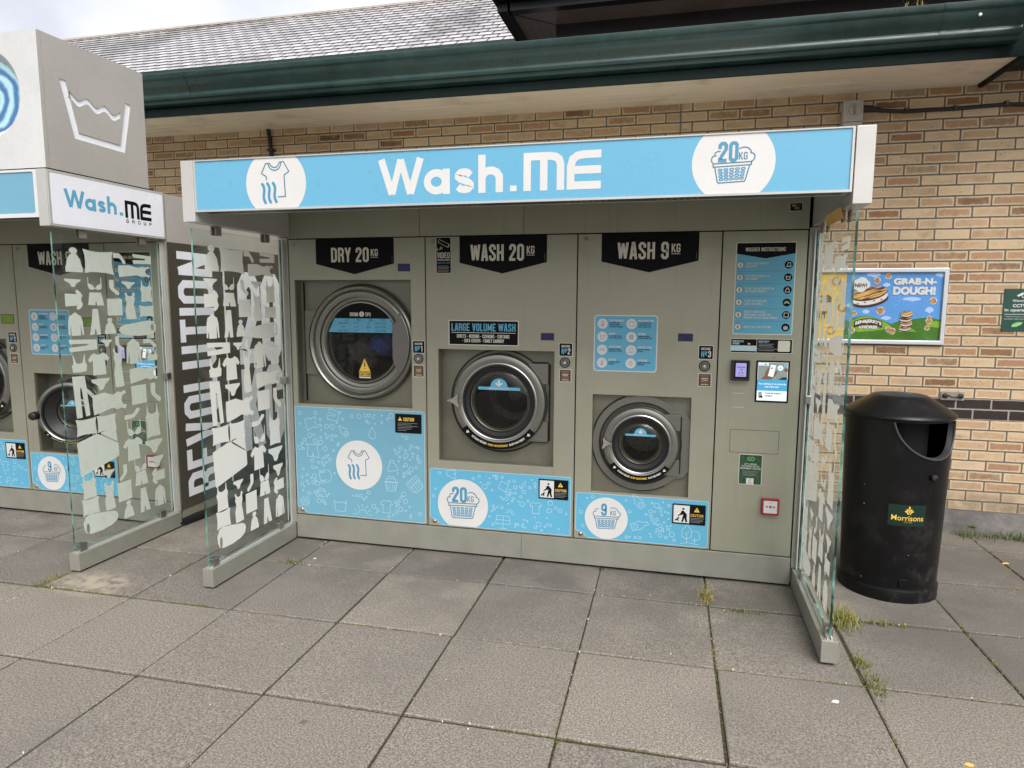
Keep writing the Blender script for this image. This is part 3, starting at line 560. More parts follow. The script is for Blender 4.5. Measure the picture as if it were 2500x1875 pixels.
def icon(a, kind, cu, cv, sz, ang, m, layer, wd=.0027):
    ca, sa = math.cos(R(ang)), math.sin(R(ang))
    T = lambda p: (cu + ((p[0] - .5) * ca - (p[1] - .5) * sa) * sz, cv + ((p[0] - .5) * sa + (p[1] - .5) * ca) * sz)
    ln = lambda pts, cl=False: a.stroke([T(p) for p in pts], wd, m, layer, cl)
    if kind in SIL: ln(SIL[kind], True)
    elif kind == 'tub':
        ln([(0, .9), (.12, 0), (.88, 0), (1, .9)]); ln([(.05, .72), (.2, .62), (.35, .74), (.5, .64), (.65, .74), (.8, .62), (.95, .74)])
    elif kind == 'sun':
        ln(circ(.5, .25, .3, 14, 0, 180))
        for t in range(0, 181, 30): ln([(.5 + .42 * math.cos(R(t)), .25 + .42 * math.sin(R(t))), (.5 + .66 * math.cos(R(t)), .25 + .66 * math.sin(R(t)))])
    elif kind == 'drop':
        ln([(.5, 1), (.3, .62), (.2, .38), (.27, .16), (.5, .05), (.73, .16), (.8, .38), (.7, .62)], True)
    elif kind == 'basket':
        ln([(.05, .6), (.2, 0), (.8, 0), (.95, .6)], True); ln([(0, .62), (1, .62)])
        for i in range(4): ln([(.22 + i * .18, .1), (.18 + i * .2, .52)])
        ln([(.15, .66), (.15, .85), (.85, .85), (.85, .66)]); ln([(.28, .86), (.28, 1), (.72, 1), (.72, .86)])
    elif kind == 'cap':
        ln([(.05, .55), (.02, .25), (.2, .02), (.8, .02), (.98, .25), (.95, .55)], True); ln(rrect(0, .55, 1, .95, .05, 2), True)
        for i in range(4): ln([(.2 + i * .2, .05), (.2 + i * .2, .95)])
    elif kind == 'bottle':
        ln([(.3, 0), (.7, 0), (.75, .5), (.6, .8), (.6, 1), (.42, 1), (.42, .8), (.25, .55)], True); ln(circ(.5, .25, .13, 10), True)
    elif kind == 'solar':
        ln([(0, .3), (.08, .85), (.92, .85), (1, .3)], True); ln([(.5, .3), (.5, .85)]); ln([(.04, .57), (.96, .57)]); ln([(.5, .3), (.5, 0)]); ln([(.25, 0), (.75, 0)])
    elif kind == 'trees':
        ln([(.35, .1), (.35, .55)]); ln([(.35, .3), (.12, .42), (.12, .75), (.35, 1), (.56, .75), (.56, .42)], True); ln([(.72, .1), (.72, .4)]); ln([(.6, .28), (.72, .24), (.95, .34), (.95, .6), (.78, .72), (.6, .66)]); ln([(.05, .05), (.4, .12), (.95, .05)])
        ln([(.35, .5), (.25, .6)]); ln([(.35, .6), (.46, .7)])
    elif kind == 'hand':
        for i in range(5): ln([(.1 + i * .2, .1), (.05 + i * .23, .9 - abs(i - 2) * .1)])
        ln([(.1, .1), (.5, -.05), (.9, .1)])

FILMS = [('hat',-0.759,-0.643,1.76,1.902), ('pillow',-0.636,-0.418,1.754,1.899), ('sockh',-0.415,-0.321,1.825,1.89), ('pantsh',-0.262,-0.106,1.831,1.893), ('dressh',-0.383,-0.12,1.743,1.823), ('panties',-0.774,-0.663,1.673,1.72), ('bra',-0.616,-0.516,1.659,1.734), ('sock',-0.461,-0.385,1.629,1.723), ('panties',-0.363,-0.255,1.67,1.716), ('tank',-0.214,-0.115,1.588,1.728), ('teeh',-0.777,-0.658,1.54,1.659), ('shorts',-0.622,-0.507,1.566,1.644), ('square',-0.484,-0.368,1.504,1.607), ('dress',-0.35,-0.256,1.477,1.65), ('pillow',-0.232,-0.107,1.489,1.566), ('sweater',-0.772,-0.664,1.391,1.527), ('pants',-0.623,-0.544,1.39,1.546), ('hat',-0.514,-0.431,1.391,1.49), ('towel',-0.406,-0.096,1.368,1.466), ('pantsh',-0.774,-0.579,1.297,1.37), ('panties',-0.548,-0.465,1.313,1.358), ('sock',-0.44,-0.38,1.279,1.372), ('sweater',-0.363,-0.237,1.19,1.353), ('sockh',-0.216,-0.101,1.283,1.346), ('crop',-0.765,-0.661,1.175,1.28), ('tee',-0.652,-0.496,1.146,1.281), ('dress',-0.468,-0.391,1.053,1.305), ('dressh',-0.345,-0.102,1.064,1.168), ('crop',-0.188,-0.096,1.198,1.28), ('lpants',-0.769,-0.662,0.905,1.154), ('panties',-0.637,-0.504,1.051,1.124), ('dressh',-0.64,-0.382,0.905,1.039), ('square',-0.34,-0.214,0.925,1.048), ('sock',-0.175,-0.089,0.916,1.049), ('sockh2',-0.407,-0.279,0.837,0.901), ('bra',-0.392,-0.278,0.727,0.83), ('tank',-0.235,-0.112,0.685,0.907), ('pillow',-0.768,-0.622,0.792,0.899), ('pillow',-0.62,-0.474,0.79,0.899), ('sheet',-0.772,-0.468,0.553,0.81), ('tee',-0.433,-0.271,0.566,0.713), ('panties',-0.251,-0.096,0.574,0.666), ('panties',-0.205,-0.098,0.472,0.55), ('panties',-0.606,-0.513,0.495,0.549), ('sockm',-0.479,-0.413,0.452,0.553), ('bra',-0.351,-0.253,0.475,0.577), ('shorts',-0.356,-0.245,0.385,0.475), ('teeh2',-0.208,-0.094,0.356,0.468), ('tank',-0.757,-0.656,0.408,0.565), ('dress',-0.603,-0.52,0.295,0.477), ('square',-0.496,-0.388,0.321,0.445), ('pants2',-0.326,-0.238,0.201,0.362), ('sweater',-0.197,-0.097,0.203,0.346), ('hat',-0.461,-0.38,0.203,0.314), ('pillow',-0.766,-0.642,0.305,0.412), ('towel2',-0.765,-0.506,0.187,0.313)]

def sticker_caution_man(a, u0, v0, u1, v1, L=2):
    a.poly(zigzag(u0, v0, u1, v1), 'black', L); um = u0 + (u1 - u0) * .52; W = u1 - u0; H = v1 - v0
    a.rect(u0 + .035 * W, v0 + .06 * H, um, v1 - .06 * H, 'white', L + 1)
    q = lambda x, y: (u0 + W * (.04 + .47 * x), v0 + H * (.06 + .88 * y))
    a.poly(circ(*q(.62, .80), .035 * W, 12), 'black', L + 2)
    a.poly([q(*p) for p in [(.52, .70), (.64, .70), (.86, .50), (.84, .30), (.90, .05), (.78, .05), (.70, .28), (.62, .05), (.50, .05), (.58, .32), (.62, .48), (.40, .42), (.28, .36), (.27, .42), (.42, .52)]], 'black', L + 2)
    a.poly([q(*p) for p in [(.06, .10), (.12, .20), (.22, .22), (.30, .34), (.38, .26), (.30, .20), (.34, .08), (.26, .08), (.24, .14), (.14, .12), (.12, .06)]], 'black', L + 2)
    pict_caution(a, um + .22 * W, v1 - .25 * H, .085 * W, L + 1)
    a.caps('CAUTION', (um + .035 * W, v0 + .40 * H, u1 - .06 * W, v0 + .54 * H), 'yellow', L + 1)
    for i, k in enumerate((.40, .36, .38, .30)): a.stroke([(um + .04 * W, v0 + (.33 - i * .07) * H), (um + (.04 + k) * W, v0 + (.33 - i * .07) * H)], .0022, 'grey', L + 1)
def common_stickers(root, X0, no, u0, v0, cu, cv, bu, bv, display, dmat):
    a = Art(FR(X0)); a.slab(rrect(u0 - .003, v0 - .003, u0 + .079, v0 + .077, .006), 'white'); a.poly(rrect(u0, v0, u0 + .076, v0 + .074, .005), 'black')
    a.caps('MACHINE', (u0 + .012, v0 + .05, u0 + .064, v0 + .064), 'cream'); a.caps('Nº', (u0 + .012, v0 + .01, u0 + .044, v0 + .044), 'blue', wt=.15); a.caps(no, (u0 + .049, v0 + .01, u0 + .066, v0 + .044), 'white', wt=.16)
    a.build('number_sticker', root)
    b = MB(); fn = FR(X0); b.prism([circ(cu, cv, .0315, 32)], fn, 0, .0012, 'black', back=False)
    for r_, m_ in ((.025, 'grey'), (.021, 'black')): b.prism([circ(cu, cv, r_, 28)], fn, .0014, .0016 + .0004 * (m_ == 'black'), m_, back=False)
    b.lathe([(.017, -.001), (.017, -.007), (.014, -.009), (.012, -.0085), (.0, -.0085)], (X0 + cu, cv), 'y', 'recess', 28); b.lathe([(.0065, -.0086), (.006, -.0115), (0, -.0120)], (X0 + cu, cv), 'y', 'white', 16)
    b.build('start_button', root, smooth=30)
    a = Art(FR(X0)); a.slab(rrect(bu, bv, bu + .074, bv + .077, .005), 'cream'); a.poly(zigzag(bu + .005, bv + .005, bu + .069, bv + .072, .0045), 'brown')
    for i, (m_, w_) in enumerate((('orange', .046), ('orange', .040), ('cream', .040), ('cream', .032), ('orange', .046), ('orange', .036), ('cream', .042))):
        a.stroke([(bu + .037 - w_ / 2, bv + .063 - i * .0083), (bu + .037 + w_ / 2, bv + .063 - i * .0083)], .0034, m_, 2)
    a.build('advice_sticker', root)
    b = MB(); d = display; b.prism([[(d[0] - .004, d[1] - .004), (d[2] + .004, d[1] - .004), (d[2] + .004, d[3] + .004), (d[0] - .004, d[3] + .004)]], FR(X0), 0, .0012, 'plas', back=False)
    b.prism([[(d[0], d[1]), (d[2], d[1]), (d[2], d[3]), (d[0], d[3])]], FR(X0), .0014, .0016, dmat, back=False); b.build('display', root)
def pennant(root, X0, u0, u1, vt, vb, vp, txt, tb, kb):
    a = Art(FR(X0), .0014); um = (u0 + u1) / 2; a.slab([(u0, vt), (u0, vb), (um, vp), (u1, vb), (u1, vt)], 'black', 'grey')
    a.caps(txt, tb, 'cream', wt=.155, gap=.065); a.caps('KG', kb, 'cream', wt=.15); a.stroke([(kb[0], kb[1] - .008), (kb[2], kb[1] - .008)], .0035, 'cream', 2)
    a.stroke([(u1 - .012, vb + .008), (u1 - .012, vb + .05)], .0012, 'grey', 2); a.build('name_sign', root)
def lower_panel(root, X0, u0, v0, u1, v1, m, circle, seed, caution, icons, txt=None, notch=.062):
    a = Art(FR(X0), .0014); nh = notch * .62
    P = rrect(u0, v0, u1, v1, .012, 4); P = [p for p in P if not (p[0] < u0 + .02 and p[1] < v0 + .02)]
    # rounded notch round the bolt at the lower left
    i0 = next(i for i, p in enumerate(P) if p[0] < u0 + .001 and p[1] < v1 - .005 or (p[0] < u0 + .0005)) if False else None
    P = circ(u1 - .012, v1 - .012, .012, 4, 0, 90) + circ(u0 + .012, v1 - .012, .012, 4, 90, 180) + [(u0, v0 + nh + .008), (u0 + .008, v0 + nh), (u0 + notch * .45, v0 + nh - .002), (u0 + notch * .78, v0 + nh * .72), (u0 + notch * .92, v0 + .012), (u0 + notch + .012, v0)] + circ(u1 - .012, v0 + .012, .012, 4, 270, 360)
    a.slab(P, m, 'bluepale'); a.stroke(P, .0028, 'bluepale', 1, True)
    rng = random.Random(seed); cu, cv, cr = circle; done = []
    ok = lambda x, y, r: u0 + .012 + r < x < u1 - .012 - r and v0 + .012 + r < y < v1 - .012 - r and math.hypot(x - cu, y - cv) > cr + r + .012 and not (caution and caution[0] - .012 - r < x < caution[2] + .012 + r and caution[1] - .012 - r < y < caution[3] + .012 + r) and not (x < u0 + notch + .02 and y < v0 + nh + .02)
    for kind, x, y, sz, an in icons:
        icon(a, kind, x, y, sz, an, 'bluepale', 1); done.append((x, y, sz * .62))
    n = int((u1 - u0) * (v1 - v0) * 210); t = 0
    while n > 0 and t < 4000:
        t += 1; gx, gy = rng.uniform(u0, u1), rng.uniform(v0, v1)
        for _ in range(rng.randint(3, 8)):
            x, y, r = gx + rng.gauss(0, .032), gy + rng.gauss(0, .028), rng.choice((.004, .006, .008, .008, .011, .015))
            if ok(x, y, r) and all(math.hypot(x - p, y - q) > r + s_ + .003 for p, q, s_ in done):
                a.ring(x, y, r, .0027, 'bluepale', 1, 14); done.append((x, y, r)); n -= 1
    # white disc, cut off by the lower edge where it runs over it
    D = [(x, max(y, v0 + .002)) for x, y in circ(cu, cv, cr, 56)]; D = [p for i, p in enumerate(D) if i == 0 or p != D[i - 1]]
    a.poly(D, 'white', 2)
    if txt: pict_basket(a, cu + .004, cv + .012, cr * 1.22, 3, txt)
    else: pict_shirt(a, cu, cv, cr, 3)
    if caution and txt: sticker_caution_man(a, *caution, 2)
    elif caution:
        c0, c1, c2, c3 = caution; a.poly(zigzag(c0, c1, c2, c3), 'black', 2); pict_caution(a, c0 + .032, c3 - .032, .014, 3); a.caps('CAUTION', (c0 + .055, c3 - .045, c0 + .128, c3 - .022), 'yellow', 3)
        for i, k in enumerate((.135, .095, .14, .10, .09, .06)): a.stroke([(c0 + .016, c3 - .058 - i * .0095), (c0 + .016 + k, c3 - .058 - i * .0095)], .0022, 'grey', 3)
    a.build('graphic_panel', root)
def locks(root, X0, u, v, bu, bv):
    b = MB(); b.lathe([(.0115, 0.0), (.0115, -.003), (.009, -.0045), (.0055, -.0045), (.005, -.003), (0, -.003)], (X0 + u, v), 'y', 'galv', 20); b.build('lock', root, smooth=40)
    b = MB(); b.lathe([(.0125, 0.0), (.012, -.003), (.008, -.007), (0, -.0085)], (X0 + bu, bv), 'y', 'chrome', 20); b.build('bolt', root, smooth=40)
def front_panel(root, X0, u0, u1, v0, v1, rec, depth, hole):
    g = .0036; b = MB(); fn = FR(X0); q = lambda a0, b0, a1, b1: [(a0, b0), (a1, b0), (a1, b1), (a0, b1)]
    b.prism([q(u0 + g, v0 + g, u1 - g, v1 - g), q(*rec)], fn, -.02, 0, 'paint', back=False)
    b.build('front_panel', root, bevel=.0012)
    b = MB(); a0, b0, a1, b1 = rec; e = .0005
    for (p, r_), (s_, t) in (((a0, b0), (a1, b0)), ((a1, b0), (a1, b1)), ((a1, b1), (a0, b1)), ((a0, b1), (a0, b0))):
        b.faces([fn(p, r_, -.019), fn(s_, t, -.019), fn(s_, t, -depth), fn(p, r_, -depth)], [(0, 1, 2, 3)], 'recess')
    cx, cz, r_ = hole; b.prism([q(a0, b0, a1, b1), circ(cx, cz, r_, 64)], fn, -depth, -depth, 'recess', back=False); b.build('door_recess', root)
def arc_strip(a, cx, cz, r0, r1, a0, a1, m, layer, n=40):
    L = circ(cx, cz, r1, n, a0, a1) + circ(cx, cz, r0, n, a0, a1)[::-1]; a.poly(L, m, layer)
def washer_door(root, X0, cx, cz, rO, rI, yb, hinge_x, star=True, swing=0.0, gw=.038):
    """yb = face of the recess back plate; the door stands proud of it"""
    yf = yb - .065; piv = (X0 + hinge_x, yb, cz)
    b = MB(); k = rO - rI
    b.lathe([(rO * .99, yb - .004), (rO, yb - .02), (rO - .002, yf + .02), (rO - .012, yf + .006), (rO - .03, yf), (rI + k * .30, yf + .001), (rI + k * .2, yf + .004)], (X0 + cx, cz), 'y', 'ring', 96)
    b.lathe([(rI + k * .2, yf + .004), (rI + k * .12, yf + .0015), (rI + k * .05, yf + .004), (rI, yf + .014)], (X0 + cx, cz), 'y', 'chrome', 96)
    door = b.build('door', root, origin=piv, smooth=35)
    b = MB(); b.lathe([(rI, yf + .013), (rI - .008, yf + .012), (rI - .012, yf + .024), (rI - gw + .004, yf + .030 + (gw - .038) * .8), (rI - gw, yf + .045 + (gw - .038) * .8)], (X0 + cx, cz), 'y', 'rubber', 80); b.build('gasket', door, smooth=35)
    b = MB(); g = rI - gw + .001; yf_, yf = yf, yf + (gw - .038) * .8; b.lathe([(g, yf + .044), (g - .004, yf + .040), (g - .012, yf + .046), (g - .016, yf + .042), (g - .022, yf + .05)], (X0 + cx, cz), 'y', 'recess', 80); b.build('inner_rim', door, smooth=30)
    b = MB(); b.lathe([(g + .002, yf + .047), (g * .92, yf + .036), (g * .7, yf + .027), (g * .4, yf + .022), (0, yf + .020)], (X0 + cx, cz), 'y', 'dglass', 64); b.build('door_window', door, smooth=60)
    yf = yf_; a = Art(FR(X0, yf + .018 + (gw - .038) * .8), .0006); s_ = (rI - gw) / .19; hw = .134 * s_; hv = cz + .082 * s_
    a.poly(rrect(cx - hw, hv - .009 * s_, cx + hw, hv + .010 * s_, .008 * s_, 4), 'blue', 1); a.poly(circ(cx, hv + .008 * s_, .055 * s_, 24, 0, 180), 'blue', 1)
    a.caps('MAXIMUM FILLING LEVEL', (cx - .066 * s_, hv - .004 * s_, cx + .066 * s_, hv + .006 * s_), 'white', 2)
    ar = [(cx - .006 * s_, hv + .053 * s_), (cx + .006 * s_, hv + .053 * s_), (cx + .006 * s_, hv + .03 * s_), (cx + .022 * s_, hv + .04 * s_), (cx + .022 * s_, hv + .029 * s_), (cx, hv + .012 * s_), (cx - .022 * s_, hv + .029 * s_), (cx - .022 * s_, hv + .04 * s_), (cx - .006 * s_, hv + .03 * s_)]
    a.poly(ar, 'white', 2); a.build('fill_line_sticker', door)
    # caution strip round the lower half of the ring
    a = Art(FR(X0, yf), .0016); r0, r1 = rI + k * .32, rO - .006; arc_strip(a, cx, cz, r0, r1, 217, 322, 'black', 1)
    rm = (r0 + r1) / 2; h = (r1 - r0) * .30
    for ang in (224, 315):
        for dx in (-.35, .35):
            t = R(ang); p = (cx + rm * math.cos(t), cz + rm * math.sin(t)); q_ = (r1 - r0) * .22
            a.poly([(p[0] - q_ * .8 + dx * q_, p[1] - q_), (p[0] + q_ * .8 + dx * q_, p[1] - q_ * .8), (p[0] + dx * q_, p[1] + q_)], 'cream', 2)
    def arc_text(txt, t0, t1, m):
        L = R(t1 - t0) * rm; mp = lambda u, v: (cx + (rm + h * .5 - v) * math.cos(R(t0) + u / rm), cz + (rm + h * .5 - v) * math.sin(R(t0) + u / rm))
        a.caps(txt, (0, 0, L, h), m, 2, wt=.15, mp=mp)
    arc_text('DETERGENT INCLUDED', 232, 254, 'cream'); arc_text('DO NOT ADD DETERGENT', 256, 283, 'yellow'); arc_text('OR ANY OTHER PRODUCT', 285, 308, 'cream'); a.build('warning_strip', door)
    if star:
        s_ = rO / .30; hx = cx - rO + .028 * s_
        P = [(-.052, .004), (-.03, .010), (-.002, .026), (.006, .042), (.016, .044), (.020, .034), (.014, .0), (.026, -.032), (.022, -.042), (.012, -.040), (-.004, -.022), (-.03, -.006), (-.052, -.004)]
        if star == 'in': P = [(-a_, b_) for a_, b_ in P]; hx += .004
        b = MB(); b.prism([[(hx + x * s_, cz + z * s_) for x, z in P]], FR(X0, yf), .010, .024, 'galv'); b.lathe([(.012 * s_, yf + .002), (.012 * s_, yf - .012)], (X0 + hx + .005 * s_, cz), 'y', 'galv', 20); b.build('handle', door, bevel=.003)
    else:
        b = MB(); hx = cx - rO + .005
        b.lathe([(.0, yf - .05), (.022, yf - .05), (.029, yf - .042), (.031, yf - .02), (.030, yf + .0), (.022, yf + .012), (.018, yf + .02)], (X0 + hx, cz - .012), 'y', 'rubber', 20); b.build('handle', door, smooth=50)
    # hinge block on the right
    hz = rO * .43
    for sg in (1, -1):
        b = MB(); z0, z1 = sorted((cz + sg * hz * .90, cz + sg * rO * .80)); b.prism([rrect(cx + rO * .60, z0, hinge_x + rO * .06, z1, .006, 3)], FR(X0, yb), .004, .030, 'ring'); b.build('hinge', root, bevel=.003)
    if swing: door.rotation_euler.z = R(swing)
    return door
def seal_outline(root, X0, cx, cz, r, xr, dz, yb, m='rubber', wd=.012):
    P = circ(cx, cz, r, 40, math.degrees(math.asin(dz / r)) , 360 - math.degrees(math.asin(dz / r)))
    P = P[::1] + [(xr - .015, cz - dz), (xr, cz - dz + .015), (xr, cz + dz - .015), (xr - .015, cz + dz)]
    a = Art(FR(X0, yb), .0025); a.stroke(P, wd, m, 1, True); a.build('door_seal', root)
def drum(root, X0, cx, cz, r, y0, m='drum'):
    b = MB(); b.lathe([(r + .012, y0 + .002), (r, y0 + .03), (r, y0 + .34), (r * .9, y0 + .36), (r * .3, y0 + .37), (0, y0 + .34)], (X0 + cx, cz), 'y', m, 48); b.build('drum', root, smooth=40)

def lbl_sticker_info(root, X0):
    a = Art(FR(X0), .0014); u0, v0, u1, v1 = 1.982, 1.201, 2.345, 1.528; a.slab(rrect(u0, v0, u1, v1, .018), 'white'); a.poly(rrect(u0 + .006, v0 + .006, u1 - .006, v1 - .006, .014), 'blue')
    rows = [('ECO-FRIENDLY', ('ECOLOGICAL AND', 'HYPOALLERGENIC', 'DETERGENT INCLUDED'), 'NOTIFICATION', ('TEXT NOTIFICATION', '5 MIN BEFORE THE', 'END OF WASH CYCLE')), ('QUICK', ('LESS THAN 30 MIN', '& DRY FROM 10 MIN'), 'SECURE', ('MACHINE SECURED', 'LOCKED DURING CYCLE')),
            ('ASSISTANCE', ('CUSTOMER SERVICE', 'ONLINE HELP CENTRE'), 'CONTACTLESS', ('MULTIPLE PAYMENT', 'OPTIONS')), ('SOFTER', ('FABRIC SOFTENER', 'INCLUDED'), 'HYGIENIC', ('DISINFECTING WASH', 'AVAILABLE'))]
    for j, (t1, b1, t2, b2) in enumerate(rows):
        cv = 1.478 - j * .0757
        for cu, tt, bb in ((2.031, t1, b1), (2.197, t2, b2)):
            a.poly(circ(cu, cv, .0295, 28), 'white', 2)
            ic = ['bottle', 'square', 'tub', 'basket', 'sun', 'pants', 'bottle', 'drop'][j * 2 + (cu > 2.1)]; icon(a, ic, cu, cv, .027, 0, 'blueline', 3, .002)
            a.caps(tt, (cu + .038, cv + .012, cu + .038 + .0072 * len(tt), cv + .024), 'white', 2, wt=.17)
            for q, s_ in enumerate(bb): a.caps(s_, (cu + .038, cv + .0015 - q * .0112, cu + .038 + .0043 * len(s_), cv + .0095 - q * .0112), 'black', 2, wt=.15)
    a.build('info_sticker', root)

# ------------------------------------------------------------------ the three machine columns and the pay column
PT, PB, PP = 1.9886, 1.8328, 1.768
ZT, ZB = 1.9926, .1747
def make_dryer(X0, label):
    root = empty('tumble_dryer', (X0 + .47, 0, ZB), label, 'tumble dryer')
    rec = (.0375, .9275, .8425, 1.7326); cx, cz = .478, 1.335; yb = .078
    front_panel(root, X0, 0.0, .9394, ZB, ZT, rec, yb, (cx + .015, cz + .003, .25))
    pennant(root, X0, .1988, .7341, PT, PB, PP, 'DRY 20', (.306, 1.844, .566, 1.933), (.579, 1.880, .628, 1.922))
    common_stickers(root, X0, '1', .853, 1.281, .890, 1.245, .852, 1.129, (.763, 1.788, .836, 1.827), 'lcdblue')
    locks(root, X0, .044, 1.959, .041, .207)
    ic = [('pantsh', .29, .86, .075, -15), ('dress', .13, .80, .085, -75), ('bottle', .36, .76, .085, 45), ('drop', .565, .755, .085, 0), ('shorts', .135, .615, .085, 0), ('sweater', .225, .45, .09, -80), ('basket', .69, .43, .095, 0), ('cap', .855, .435, .095, 42), ('tee', .655, .275, .085, 0), ('tub', .325, .262, .09, 0), ('sun', .485, .235, .105, 0), ('hand', .06, .275, .07, 20), ('hat', .70, .55, .07, 10)]
    lower_panel(root, X0, .0102, .187, .9233, .9085, 'bluedry', (.466, .538, .164), 3, (.726, .769, .903, .890), ic)
    # door: stepped steel rings
    b = MB(); c = (X0 + cx, cz); y = yb
    b.lathe([(.372, y - .002), (.376, y - .014), (.374, y - .034), (.366, y - .047), (.354, y - .052), (.343, y - .047), (.337, y - .038), (.335, y - .034), (.328, y - .040), (.318, y - .043), (.300, y - .041), (.294, y - .038), (.290, y - .020), (.272, y - .014), (.266, y - .018), (.262, y - .026), (.254, y - .027), (.250, y - .020), (.246, y - .008)], c, 'y', 'ringd', 110)
    door = b.build('door', root, origin=(X0 + .09, yb, cz), smooth=38)
    b = MB(); b.lathe([(.250, y - .012), (.245, y - .013), (.243, y - .006)], c, 'y', 'rubber', 80); b.build('gasket', door, smooth=40)
    b = MB(); b.lathe([(.249, y - .010), (.12, y - .012), (0, y - .013)], c, 'y', 'dglass', 64); b.build('door_window', door, smooth=60)
    a = Art(FR(X0, y - .0135), .0004); q = lambda p: (p[0], p[1])
    top = circ(cx, cz, .2475, 30, 14, 166); a.poly(top, 'black', 1)
    v1 = 1.489; v0 = 1.399; h0 = math.sqrt(.2475 ** 2 - (v0 - cz) ** 2); h1 = math.sqrt(.2475 ** 2 - (v1 - cz) ** 2)
    a.poly([(cx - h0, v0), (cx + h0, v0), (cx + h1, v1), (cx - h1, v1)], 'blue', 2)
    for v in (1.470, 1.447, 1.424): a.stroke([(cx - .2, v), (cx + .2, v)], .0014, 'blueline', 3)
    for u in (-.085, .0, .09, .165): a.stroke([(cx + u, v0), (cx + u, v1)], .0014, 'blueline', 3)
    for i, t in enumerate(('TYPE OF|LAUNDRY', 'VOLUME OF|LAUNDRY', 'DRYING|TEMPERATURE', 'DRYING|TIME')):
        for k, s_ in enumerate(t.split('|')): a.caps(s_, (cx - .125 + i * .085, 1.481 - k * .007, cx - .095 + i * .085, 1.486 - k * .007), 'black', 3)
    for j, r4 in enumerate((('DELICATE SYNTHETICS', '5-10 KG', 'LOW', '15 MIN - 20 MIN'), ('COTTON', '5-10 KG', 'MEDIUM', '20 MIN - 30 MIN'), ('DUVETS - PILLOWS', '5-20 KG', 'LOW', '30 MIN - 40 MIN'))):
        for i, s_ in enumerate(r4):
            ce = (cx - .135, cx - .043, cx + .045, cx + .127)[i]; wd = min(.07, .0052 * len(s_)); a.caps(s_, (ce - wd / 2, 1.455 - j * .0235, ce + wd / 2, 1.462 - j * .0235), 'black', 3, wt=.16)
    a.caps('DRYING', (cx - .085, 1.503, cx - .026, 1.527), 'cream', 3); a.caps('TIPS', (cx + .022, 1.503, cx + .062, 1.527), 'cream', 3)
    a.poly(circ(cx - .002, 1.517, .017, 20), 'cream', 3); a.caps('I', (cx - .005, 1.505, cx + .001, 1.528), 'black', 4)
    um = cx + .012; a.poly([(um - .040, 1.148), (um + .040, 1.148), (um, 1.232)], 'yellow', 2); a.stroke([(um, 1.205), (um, 1.178)], .007, 'black', 3); a.rect(um - .0035, 1.163, um + .0035, 1.170, 'black', 3)
    a.rect(um - .041, 1.116, um + .041, 1.145, 'yellow', 2); a.caps('CAUTION', (um - .039, 1.119, um + .039, 1.142), 'black', 3); a.rect(um - .041, 1.103, um + .041, 1.112, 'cream', 2); a.build('window_sticker', door)
    # smooth grip plate over the right of the ring
    P = [(cx + .222, cz + .105)] + [(cx + .245, cz + .13), (cx + .262, cz + .19)] + circ(cx, cz, .338, 16, 32, -32) + [(cx + .258, cz - .185), (cx + .235, cz - .14), (cx + .222, cz - .105)]
    b = MB(); b.prism([P], FR(X0, y), .040, .0495, 'ringd'); b.build('handle', door, bevel=.004)
    b = MB(); P = [(.088, cz + .155), (.235, cz + .155)] + [(cx + .36 * math.cos(R(t)), cz + .36 * math.sin(R(t))) for t in range(150, 211, 6)] + [(.24, cz - .215), (.088, cz - .215)]
    b.prism([[(.072, cz - .215), (.072, cz + .20), (.225, cz + .20), (.252, cz + .187)] + [(cx + .376 * math.cos(R(t)), cz + .376 * math.sin(R(t))) for t in range(148, 213, 5)] + [(.235, cz - .215)]], FR(X0, y), .002, .022, 'recess'); b.build('hinge_plate', root, bevel=.003)
    b = MB(); b.prism([[(.055, .94), (.066, .94), (.066, 1.72), (.055, 1.72)]], FR(X0, y), .0004, .003, 'dark', back=False); b.build('shadow_gap', root)
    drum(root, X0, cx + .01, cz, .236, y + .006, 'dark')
    return root
